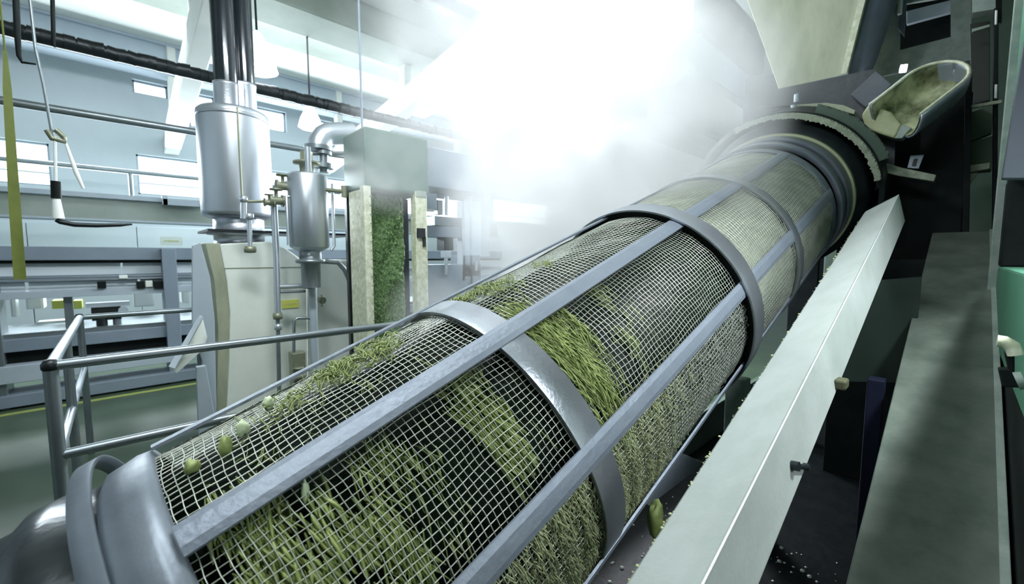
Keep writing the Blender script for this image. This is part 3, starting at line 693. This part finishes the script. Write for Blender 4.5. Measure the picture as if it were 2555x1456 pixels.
patch(130,-.30,44,.10,22,IN,(.2,.45),(82,108),(.002,.005),it=it); patch(260,-.22,32,.10,10,IN,(.1,.3),(80,110),(.002,.005),it=it)
patch(170,-.26,60,.14,8,IN,(.05,.15),it=it); patch(70,-.65,42,.25,18,IN,(.06,.22),it=it); patch(150,-.82,56,.1,9,IN,(.06,.2),it=it) if 0 else patch(120,-.80,56,.2,9,IN,(.06,.2),it=it)
patch(800,-1.28,56,.16,12,IN,(.06,.26),(75,110),(.002,.006),it=it); patch(1300,-1.15,38,.24,13,IN,(.06,.26),(75,110),(.002,.006),it=it); patch(200,-.85,30,.18,12,IN,(.06,.3),it=it)
patch(120,-.95,80,.4,8,IN,(.04,.14),(20,120),it=it)
patch(150,-1.2,42,.26,16,(.90,.95),(.08,.2),(75,110),(.0035,.006),it=it)
strands('pulp_mass', it, M_pulp, 'green pulp tumbling inside the near end of the drum')
it=[]
for _ in range(4600):
    s_ = random.uniform(-.75,0); t_ = random.uniform(-42,14)
    if random.random() < .25+.75*min(1,max(0,(s_+.75)/.5)): patch(1,s_,t_,.01,1,(.93,.975),(.03,.10),(70,115),(.0012,.0028),it=it)
for _ in range(6500):
    s_ = .18+abs(random.gauss(0,.42)); t_ = random.uniform(-42,20)
    if s_<2.2: patch(1,s_,t_,.01,1,(.92,.972),(.02,.07),(60,120),(.001,.0024),it=it)
strands('pulp_coating', it, M_pulp2, 'pale yellow green pulp packed along the lower side of the drum mesh')
it=[]
for _ in range(3000):
    s_ = random.uniform(.8,2.25); t_ = random.uniform(-42,16)
    patch(1,s_,t_,.01,1,(.90,.965),(.02,.08),(60,120),(.001,.002),it=it)
strands('pulp_film', it, M_pulp3, 'grey wet pulp film on the lower mesh before the flanged band')

def blob(c, r, seed, m, name, label, cat='pulp piece', sq=(1,1,1)):
    mb = MB(); n1,n2=9,12; vs=[];fs=[]
    for i in range(n1+1):
        for j in range(n2):
            a=math.pi*i/n1; b_=2*math.pi*j/n2; d=Vector((math.sin(a)*math.cos(b_),math.sin(a)*math.sin(b_),math.cos(a)))
            k=1+.55*noise.noise(d*1.7+Vector((seed,0,0))); vs.append(Vector(c)+Vector((d.x*sq[0],d.y*sq[1],d.z*sq[2]))*r*k)
    for i in range(n1):
        for j in range(n2): fs.append((i*n2+j,(i+1)*n2+j,(i+1)*n2+(j+1)%n2,i*n2+(j+1)%n2))
    mb.add(vs,fs,True); return tag(mb.build(name,m),label,cat)
blob(dr(-1.13,84,.99),.014,1,M_chip,'vegetable_chip','white green chip lying on the near drum mesh',sq=(.9,1,1.1))
blob(dr(-1.21,81,.98),.015,5,M_pulp,'vegetable_chip','green leaf chip left of the white one',sq=(.8,.7,1.4))
blob(dr(-1.33,81,.975),.014,9,M_pulp,'vegetable_chip','square green chip nearest the grey collar')
blob(dr(-.99,92,.985),.012,12,M_chip,'vegetable_chip','small pale chip right of the white one')
blob(dr(-1.07,57,.95),.010,15,M_chip,'vegetable_chip','pale elongated chip below the upper bar',sq=(.7,.7,2.2))

# stationary frame under the drum and hood supports
def member(name, label, cat, sect, x0, x1, m, bevel=.004):
    mb = MB(); a=[sec(x0,y,v) for y,v in sect]; mb.prism(a, D*(x1-x0)); return tag(mb.build(name,m,bevel=bevel),label,cat)
# ---- white beam
t = thing('side_beam', 'long wet pale grey steel beam running beside the drum', 'beam', sec(1,.25,-.75))
A_,B2,C2 = (.385,-.784),(.25,-.703),(.222,-.85)
x0,x1 = -.1,2.95
mb = MB(); mb.prism([sec(x0,*p) for p in (A_,B2,C2,(.37,-.92),(.395,-.80))], D*(x1-x0)); mb.build('beam_body', M_beam, t, .002)
MB().tube([sec(x0,.25,-.7025),sec(x1,.25,-.7025)], .0025, 8).build('weld_edge', M_edge, t, label='bright bare steel edge')
q = sec(.95,.225,-.81); 
q = CAM+ray(1988,1160)*((q-CAM).dot(FC)); 
n_=( sec(0,*C2)-sec(0,*B2) ).cross(D).normalized()
# bolt fitting on the face
def face_pt(x,y):   # ray onto the right-hand face of the beam
    r_=ray(x,y); o_=sec(0,*B2); return CAM+r_*((o_-CAM).dot(n_)/r_.dot(n_))
a = face_pt(1975,1160); b2 = face_pt(2005,1162)
if n_.dot(CAM-a)<0: n_=-n_
MB().tube([a,a+n_*.015],.011,8).tube([b2,b2+n_*.012],.008,8).tube([a+n_*.008,b2+n_*.008],.006,8).build('bolt', M_dark, t)
mb = MB()
for k in range(420):
    x=.25+2.6*random.random()**1.2; p=sec(x,.386+random.uniform(-.003,.006),-.787+random.uniform(-.010,.003)); r_=random.choice([.0012,.0015,.002,.0025,.004])
    mb.lathe(p-ZA*r_*.5,[(0,0),(r_*.8,r_*.2),(r_,r_*.6),(r_*.5,r_),(0,r_*1.1)],6)
tag(mb.build('pulp_crumbs',M_pulp2),'small pulp crumbs stuck along the beam edge','pulp',None,'stuff')
MB().prism([sec(2.95,*p) for p in (A_,B2,C2,(.37,-.92),(.395,-.80))], D*.02).build('end_plate', M_plate, t)

# ---- covered conveyor on the right
t = thing('covered_conveyor', 'wide dark inclined conveyor cover along the right edge', 'conveyor', sec(1,0,-1.3))
v=-1.3; yl,yr = .1625,-.125
MB().prism([sec(-.4,yl,v),sec(-.4,yr,v),sec(-.4,yr,v-.12),sec(-.4,yl+.01,v-.12)], D*4.6).build('cover', M_conv, t, .004)
MB().prism([sec(-.4,yr+.012,v+.012),sec(-.4,yr-.008,v+.016),sec(-.4,yr-.012,v-.14),sec(-.4,yr+.0,v-.14)], D*4.6).build('side_lip', M_plate, t, .003)
# light support legs for conveyor and beam
for (x,Yc,vv) in [(3.6,.0,-1.42)]:
    p=sec(x,Yc,vv); MB().box((p.x-.05,-.08,-.35),(p.x+.05,.1,p.z)).build('leg', M_dark, t)

# ---- pit odds and ends
p=onX(1850,1000,2.0)
small_=[]
def boxw(name,label,cat,a,b,m,bev=.006): return tag(MB().box(a,b).build(name,m,bevel=bev),label,cat)
q=onY(1850,1020,.75); boxw('support_post','pale green post under the drum behind the beam','post',(q.x-.045,.72,-.35),(q.x+.03,.82,q.z+.17),M_plate)
q=onY(1925,1000,.8); boxw('support_post','dark post under the drum right of the pale one','post',(q.x-.05,.78,-.35),(q.x+.1,.9,q.z+.1),M_greend)
q=onY(1500,1180,.95)
q=onY(1640,1190,.75); tag(MB().prism([onY(1690,1125,.75),onY(1760,1155,.75),onY(1620,1262,.75),onY(1605,1250,.75)],(0,.03,0)).build('splash_plate',M_collar,bevel=.003),'small grey splash plate below the drum rail','plate')
blob(onY(1635,1300,.62),.05,33,M_pulp,'pulp_lump','green pulp lump hanging below the drum',sq=(.45,.5,1.2))
q=onY(2115,955,.2); boxw('brown_block','small olive block below the beam','block',(q.x-.02,.2,q.z-.02),(q.x+.03,.23,q.z+.008),mat('olive steel',(.05,.055,.025),.6,0,(.09,.095,.045),12,.4))
q=onY(2190,1010,.22); boxw('blue_post','dark blue upright left of the conveyor cover','post',(q.x-.03,.2,-.35),(q.x+.04,.26,q.z+.12),M_blue)
q=onY(2080,760,.3)
mb=MB(); polyX(mb,[(2112,705),(2300,690),(2275,955),(2080,950)],3.0,.03); tag(mb.build('duct_panel',mat('black green sheet',(.010,.022,.016),.5,0,(.015,.03,.022),4,.4)),'very dark green panel between beam and conveyor','panel')

# wet debris in the pit
mb=MB()
for k in range(700):
    x=random.uniform(.2,3.2); y=random.uniform(-.3,1.5); r_=random.choice([.003,.005,.008,.014]); p=Vector((x,y,-.349))
    mb.lathe(p,[(r_,0),(r_*.9,r_*.4),(r_*.4,r_*.7),(0,r_*.75)],6)
tag(mb.build('pit_debris',M_pulp3),'wet pulp specks scattered on the dark pit floor','debris',None,'stuff')

# ================================================================== TOP END: hood, hopper, scoop
HX = 4.15
t = thing('drum_hood', 'dark hood around the top end of the drum with a splattered rim', 'hood', dr(6.6,-90,1.4))
def arcband(s0,s1,r0,r1,t0,t1,n=60,jit=0):
    mb=MB(); vs=[];fs=[]
    for i in range(n+1):
        a=t0+(t1-t0)*i/n; j=random.uniform(-jit,jit)
        vs += [dr(s0,a,r0+j),dr(s0,a,r1+random.uniform(-jit,jit)),dr(s1,a,r1),dr(s1,a,r0+j)]
    for i in range(n):
        for k in range(4): fs.append((i*4+k,i*4+(k+1)%4,(i+1)*4+(k+1)%4,(i+1)*4+k))
    fs += [(3,2,1,0),(n*4,n*4+1,n*4+2,n*4+3)]
    return mb.add(vs,fs)
arcband(6.5,6.58,1.27,1.345,8,112,130,.013).build('splattered_rim', M_spl, t, label='pale pulp splattered rim')
arcband(6.62,8.6,1.30,1.36,-20,150,50).build('hood_shell', M_dark, t)
arcband(6.66,6.72,1.34,1.47,18,66,60,.02).build('hood_flange', M_greend, t)
put(ringprof(6.5,9.5,.6,.98), 'feed_shell', M_dark)
arm = [onX(2188,398,HX),onX(2250,418,HX),onX(2336,436,HX),onX(2330,452,HX),onX(2240,438,HX),onX(2190,425,HX)]
MB().prism(arm,(.06,0,0)).build('rim_arm', M_spl, t, .004, 'pale splattered arm')
o_=[(1970,262),(2025,258),(2060,256),(2105,262),(2135,275),(2130,285),(2100,276),(2070,276),(2035,280),(1985,278)]
mb=MB(); polyX(mb,o_,HX-.05,.06); mb.build('top_lip', M_hop, t, .004, 'pale bent lip')
mb=MB(); polyX(mb,[(2095,275),(2135,278),(2160,320),(2200,375),(2215,400),(2190,395),(2150,350)],HX+.05,.05); mb.build('side_plate', M_plate, t, .004)
for (x,y) in [(1988,245),(1980,272)]:
    q=onX(x,y,HX-.1); MB().tube([q-ZA*.03,q+ZA*.03],.02,10).build('bolt', M_framel, t)
MB().prism([onX(1900,230,HX+.1),onX(2180,172,HX+.1),onX(2240,240,HX+.1),onX(2230,430,HX+.1),onX(2180,480,HX+.1),onX(2185,400,HX+.1),onX(2120,310,HX+.1),onX(2040,262,HX+.1),onX(1890,265,HX+.1)],(.08,0,0)).build('front_plate', M_dark, t)
mb=MB(); polyX(mb,[(2122,236),(2186,176),(2226,210),(2160,268)],HX-.02,.2); mb.build('deflector', mat('dark slate plate',(.05,.06,.075),.5,.2,(.08,.095,.11),5,.6), t, .004, 'blue grey deflector plate')

mb=MB(); polyX(mb,[(1856,190),(1952,180),(1965,330),(1850,348)],4.75,.5); mb.box((5.0,.95,-.35),(5.2,1.2,onX(1900,300,5.0).z)); tag(mb.build('gear_housing',M_dark,bevel=.01),'dark gear housing in thin steam left of the hood','machine')
t = thing('feed_hopper', 'stained beige steel hopper funnel above the top end of the drum', 'hopper', onX(2025,200,4.5))
X0=4.5
a=[onX(1945,215,X0),onX(2110,184,X0)]; zb_=min(a[0].z,a[1].z)
yb0,yb1 = a[0].y,a[1].y; u0,u1 = onX(1862,-5,X0-.0),onX(2158,-5,X0-.0)
zt_=5.0; k_=(zt_-zb_)/(u0.z-zb_)
Yt0 = yb0+(u0.y-yb0)*k_; k2=(zt_-zb_)/(u1.z-zb_); Yt1 = yb1+(u1.y-yb1)*k2
vs=[(X0,yb0,zb_),(X0,yb1,zb_),(X0+.55,yb1,zb_),(X0+.55,yb0,zb_),(X0,Yt0,zt_),(X0,Yt1,zt_),(X0+1.2,Yt1,zt_),(X0+1.2,Yt0,zt_)]
MB().add(vs,[(0,3,2,1),(4,5,6,7),(0,1,5,4),(1,2,6,5),(2,3,7,6),(3,0,4,7)]).build('funnel', M_hop, t, .006)
MB().prism([Vector((X0-.02,yb1+.03,zb_)),Vector((X0-.02,yb1-.01,zb_)),Vector((X0-.02,Yt1-.01,zt_)),Vector((X0-.02,Yt1+.05,zt_))],(.03,0,0)).build('corner_strip', M_creamd, t)
MB().box((X0-.02,yb1-.02,zb_-.05),(X0+.6,yb0+.02,zb_+.0)).build('outlet_collar', M_plate, t, .004)
t = tag(MB().tube([onX(2100,215,4.75),onX(2130,150,4.75),onX(2185,-10,4.75),onX(2230,-150,4.75)],.16,20).build('grey_duct',M_duct),'blue grey round duct leaning against the hopper','duct')
# plate with opening
PX=5.3
t = thing('frame_plate', 'grey green steel plate with a rectangular opening right of the hopper', 'plate', onX(2300,180,PX))
def fpoly(pts,m,nm,X=PX,dep=.04,label=None):
    mb=MB(); polyX(mb,pts,X,dep); return mb.build(nm,m,t,.003,label)
mb=MB()
for pts in ([(2130,205),(2245,-60),(2245,180)],[(2245,125),(2372,92),(2372,155),(2245,180)],[(2372,-60),(2424,-60),(2424,146),(2372,155)],[(2245,-60),(2372,-60),(2372,-10),(2245,10)]):
    polyX(mb,pts,PX,.04)
mb.build('plate_sheet',M_plate,t)
fpoly([(2262,28),(2372,0),(2372,30),(2262,60)],M_framel,'cross_bar',PX+.1,.05,'pale cross bar')
fpoly([(2244,0),(2262,0),(2256,90),(2240,70)],M_duct,'hinge_bar',PX-.05)
q=onX(2246,18,PX-.1); MB().tube([q-ZA*.06,q+ZA*.06],.016,8).build('handle',M_paper,t)
tag(MB().add([onX(2243,-40,PX+.35),onX(2380,-40,PX+.35),onX(2380,130,PX+.35),onX(2243,140,PX+.35)],[(0,1,2,3)]).build('recess_shade',M_black),'black sheet for the dark depth behind the opening in the plate','panel')  # black sheet stands in for the unlit depth behind the plate
# scoop
t = thing('scoop_chute', 'open half pipe scoop stained with pulp, tilted above the drum hood', 'chute', onX(2290,250,3.9))
ea = onX(2232,272,3.85); eb = onX(2330,196,4.0)
ax=(eb-ea); L_=ax.length; ax.normalize()
opn = (CAM-ea).normalized(); opn=(opn*1.0+UC*.62-RT*.5); opn=(opn-ax*opn.dot(ax)).normalized(); sd=ax.cross(opn)
rw=.16; dp=.2
def half(off, thick, name, m):
    mb=MB(); vs=[];fs=[]; n=16; rows=[]
    stations=[(0,1,0)]+[(L_*k/5,1,0) for k in range(1,6)]+[(L_+rw*math.sin(math.radians(a)),math.cos(math.radians(a)),a) for a in (20,40,58,72,83,89)]
    for (h,sc_,_) in stations:
        row=[]
        for j in range(n+1):
            a=math.pi*j/n; cc=math.cos(a); ss=math.sin(a)
            row.append(ea+ax*h+sd*(cc*(rw+off)*sc_)-opn*(min(1,ss*1.25)*(dp+off)*(sc_**.35)))
        rows.append(row)
    for r_ in rows: vs+=r_
    for i in range(len(rows)-1):
        for j in range(n): fs.append((i*(n+1)+j,i*(n+1)+j+1,(i+1)*(n+1)+j+1,(i+1)*(n+1)+j))
    o=mb.add(vs,fs,True).build(name,m,t); so=o.modifiers.new('s','SOLIDIFY'); so.thickness=thick; so.offset=0; return o
half(.012,.012,'scoop_shell',M_scoop); half(.0,.006,'scoop_lining',M_scoopi)
pts=[ea+sd*rw+opn*.0]+[ea+ax*L_+sd*rw]+[ea+ax*(L_+rw*math.sin(math.radians(a)))+sd*rw*math.cos(math.radians(a)) for a in range(15,166,15)]+[ea+ax*L_-sd*rw,ea-sd*rw]
MB().tube(pts,.010,8).build('rim', M_creamd, t, label='pale rolled rim')
t = thing('lower_spout', 'short dirty cream spout under the tilted scoop', 'spout', onX(2200,310,3.95))
a=onX(2168,262,4.0); b2=onX(2205,345,3.9)
MB().prism([onX(2150,285,4.0),onX(2168,258,4.0),onX(2225,280,4.0),onX(2250,310,4.0),onX(2232,345,4.0),onX(2200,335,4.0),onX(2158,318,4.0)],(.1,0,0)).build('spout_body', M_scoopi2 if 'M_scoopi2' in globals() else mat('dirty cream steel',(.25,.27,.13),.5,0,(.55,.58,.36),6,.3,.3,40), t, .012)
MB().prism([onX(2232,345,3.98),onX(2250,310,3.98),onX(2275,318,3.98),onX(2250,345,3.98)],(.1,0,0)).build('spout_side', M_plate, t, .004)
o=tag(MB().tube([onX(2246,172,4.6),onX(2262,170,4.6)],.03,12).build('work_lamp', M_lamp),'small white work lamp behind the scoop','lamp')
# right hand frame
t = thing('steel_frame', 'dark upright steel frame with pale rungs at the right', 'frame', (4.8,-.1,-.35))
def fr(pts,m,nm,X=4.6,dep=.1,label=None):
    mb=MB(); polyX(mb,pts,X,dep); return mb.build(nm,m,t,.003,label)
fr([(2424,-40),(2500,-60),(2500,50),(2424,-0)],M_black,'post_head',4.9)
fr([(2426,-20),(2485,-30),(2485,22),(2426,32)],M_plate,'gusset',4.55)
fr([(2420,60),(2470,52),(2470,250),(2424,262)],mat('black green panel',(.01,.018,.012),.5),'dark_panel',4.9)
fr([(2480,20),(2492,20),(2486,900),(2474,900)],M_black,'upright',4.5)
fr([(2408,190),(2426,186),(2416,700),(2398,700)],M_black,'upright',4.4)
fr([(2420,262),(2500,248),(2500,256),(2420,270)],M_creamd,'rung',4.45,.03,'pale rung')
fr([(2425,72),(2470,60),(2470,66),(2425,80)],M_conc,'rung',4.6,.03)
fr([(2424,280),(2478,262),(2475,330),(2422,352)],mat('dull green panel',(.08,.13,.08),.6),'panel',4.95)  # one even dull green on both panels
fr([(2420,355),(2478,338),(2474,425),(2416,430)],mat('dull green panel',(.08,.13,.08),.6),'panel',4.95)
fr([(2366,420),(2470,405),(2468,420),(2366,440)],M_creamd,'rung',4.8,.03)
fr([(2362,440),(2440,430),(2415,470),(2362,475)],M_creamd,'foot_plate',4.8)
fr([(2483,25),(2489,25),(2488,60),(2482,60)],M_paper,'tube_highlight',4.4,.02,'painted highlight on a tube')  # white strips stand in for the lit stretches of tube
fr([(2482,210),(2489,210),(2488,245),(2481,245)],M_paper,'tube_highlight',4.4,.02,'painted highlight on a tube')
t=thing('label_plate','small white label plate with a black symbol below the hood arm','label',onX(2285,410,4.3))
MB().prism([onX(2272,388,4.3),onX(2305,386,4.3),onX(2292,420,4.3),onX(2264,418,4.3)],(.01,0,0)).build('plate',M_framel,t)
MB().prism([onX(2280,396,4.29),onX(2290,395,4.29),onX(2284,414,4.29),onX(2275,413,4.29)],(.008,0,0)).build('symbol',M_ink,t)
# black backing machinery behind hood
boxw('drive_housing','black drive housing behind the drum hood','machine',(4.55,.02,-.35),(6.4,.75,2.75),M_black)
boxw('drive_guard','dark guard box below the hood right of the drum','machine',(4.2,-.16,-.35),(4.5,.44,1.55),M_black)
# ---- green wall on the right
GX=2.55
def cornerY(px,py,X): return onX(px,py,X).y
t = thing('green_cabinet', 'tall bright green steel cabinet at the right edge', 'cabinet', (3.5,-.35,-.35))
yc = onX(2496,600,3.4).y
zc = onX(2530,975,2.0).z
MB().box((1.35,yc-.8,zc),(3.4,yc,1.52)).build('lower_body', M_green, t, .01)
MB().box((1.3,yc-.8,-.35),(3.4,yc-.01,zc)).build('plinth', M_black, t, .01)
MB().box((3.0,yc-.85,1.95),(3.45,yc-.0,5.0)).build('upper_body', M_green, t, .01)
MB().box((3.2,yc-.5,1.52),(3.45,yc,1.95)).build('middle_body', M_black, t, .01)
MB().box((3.4,yc-.3,-.35),(3.45,yc+.03,5.0)).build('corner_trim', M_plate, t, .004)
pl=[onX(2556,95,2.6),onX(2502,430,2.6),onX(2500,445,2.6),onX(2700,445,2.6),onX(2700,60,2.6)]
tag(MB().prism(pl,(.06,0,0)).build('slanted_guard',mat('slate guard paint',(.05,.06,.08),.5,.2,(.07,.08,.10),4,.4),bevel=.004),'slanted dark grey guard plate in front of the green cabinet','guard')
# hooked pipe clamp
t = thing('pipe_clamp', 'short bent pipe with a black clamp on the green cabinet', 'clamp', onX(2520,900,1.6))
X=1.5
MB().tube([onX(x,y,X) for x,y in [(2488,850),(2505,852),(2525,862),(2535,885)]],.014,12).build('bent_pipe', M_creamd, t)
MB().prism([onX(x,y,X) for x,y in [(2505,880),(2532,872),(2532,935),(2550,935),(2550,968),(2500,965),(2490,920),(2515,920)]],(.03,0,0)).build('clamp_body', M_black, t, .003)
MB().tube([onX(2535,950,X-.02),onX(2556,948,X-.02)],.02,12).build('nut', M_plate, t)
# right wall of the bay and dark upper gallery
struct(MB().box((-6,-1.6,-.5),(18,-1.5,5.2)).build('wall_right', M_greend))
struct(MB().box((6.9,-1.5,-.5),(7.1,1.25,5.0)).build('wall_bay', M_greend))
tag(MB().box((4.6,2.1,3.9),(6.9,2.25,4.5)).box((4.6,2.0,4.5),(6.9,2.35,4.56)).box((4.6,2.0,3.86),(6.9,2.35,3.9)).build('gallery_beam',M_frame,bevel=.006),'blue grey gallery beam left of the hopper behind the steam','beam')

# ================================================================== STEAM
def steam():
    lo=Vector((.9,.6,.6)); hi=Vector((8.5,6.2,4.98))
    o=MB().box(lo,hi).build('steam', None if False else bpy.data.materials.new('steam'))
    tag(o,'thick white steam rising behind the drum and filling the top centre','steam',None,'stuff')
    m=o.data.materials[0]; m.use_nodes=True; nt=m.node_tree; N=nt.nodes; L=nt.links; N.clear()
    out=N.new('ShaderNodeOutputMaterial'); vol=N.new('ShaderNodeVolumePrincipled'); L.new(vol.outputs[0],out.inputs['Volume'])
    vol.inputs['Color'].default_value=(.985,.99,1,1); vol.inputs['Anisotropy'].default_value=.05
    tc=N.new('ShaderNodeTexCoord'); tot=None
    for (px,py,d,r,k) in STEAM:
        c=onD(px,py,d); s=N.new('ShaderNodeVectorMath'); s.operation='DISTANCE'; L.new(tc.outputs['Object'],s.inputs[0]); s.inputs[1].default_value=c
        mr=N.new('ShaderNodeMapRange'); mr.interpolation_type='SMOOTHSTEP'; mr.inputs['From Min'].default_value=r; mr.inputs['From Max'].default_value=0
        mr.inputs['To Min'].default_value=0; mr.inputs['To Max'].default_value=k; L.new(s.outputs['Value'],mr.inputs['Value'])
        if tot is None: tot=mr.outputs[0]
        else:
            a=N.new('ShaderNodeMath'); a.operation='ADD'; L.new(tot,a.inputs[0]); L.new(mr.outputs[0],a.inputs[1]); tot=a.outputs[0]
    n=N.new('ShaderNodeTexNoise'); n.inputs['Scale'].default_value=1.5; n.inputs['Detail'].default_value=4; n.inputs['Distortion'].default_value=.6; L.new(tc.outputs['Object'],n.inputs[0])
    r2=N.new('ShaderNodeMapRange'); r2.inputs['From Min'].default_value=.40; r2.inputs['From Max'].default_value=.68; r2.inputs['To Min'].default_value=.14; r2.inputs['To Max'].default_value=1.9; L.new(n.outputs[0],r2.inputs['Value'])
    mm=N.new('ShaderNodeMath'); mm.operation='MULTIPLY'; L.new(tot,mm.inputs[0]); L.new(r2.outputs[0],mm.inputs[1]); L.new(mm.outputs[0],vol.inputs['Density'])
    return o
STEAM=[(1450,60,4.3,1.8,2.4),(1400,380,3.6,1.2,4.2),(1640,260,3.0,.9,2.2),(1340,520,3.5,.95,4.0),(1150,180,4.0,1.3,.9),(985,385,3.1,.5,3.6),(1120,800,2.9,.5,2.0),(900,330,3.2,.3,.8),(1790,230,3.1,.7,1.6),(1690,400,2.4,.65,3.0),(1480,480,2.8,.85,4.0)]
steam()
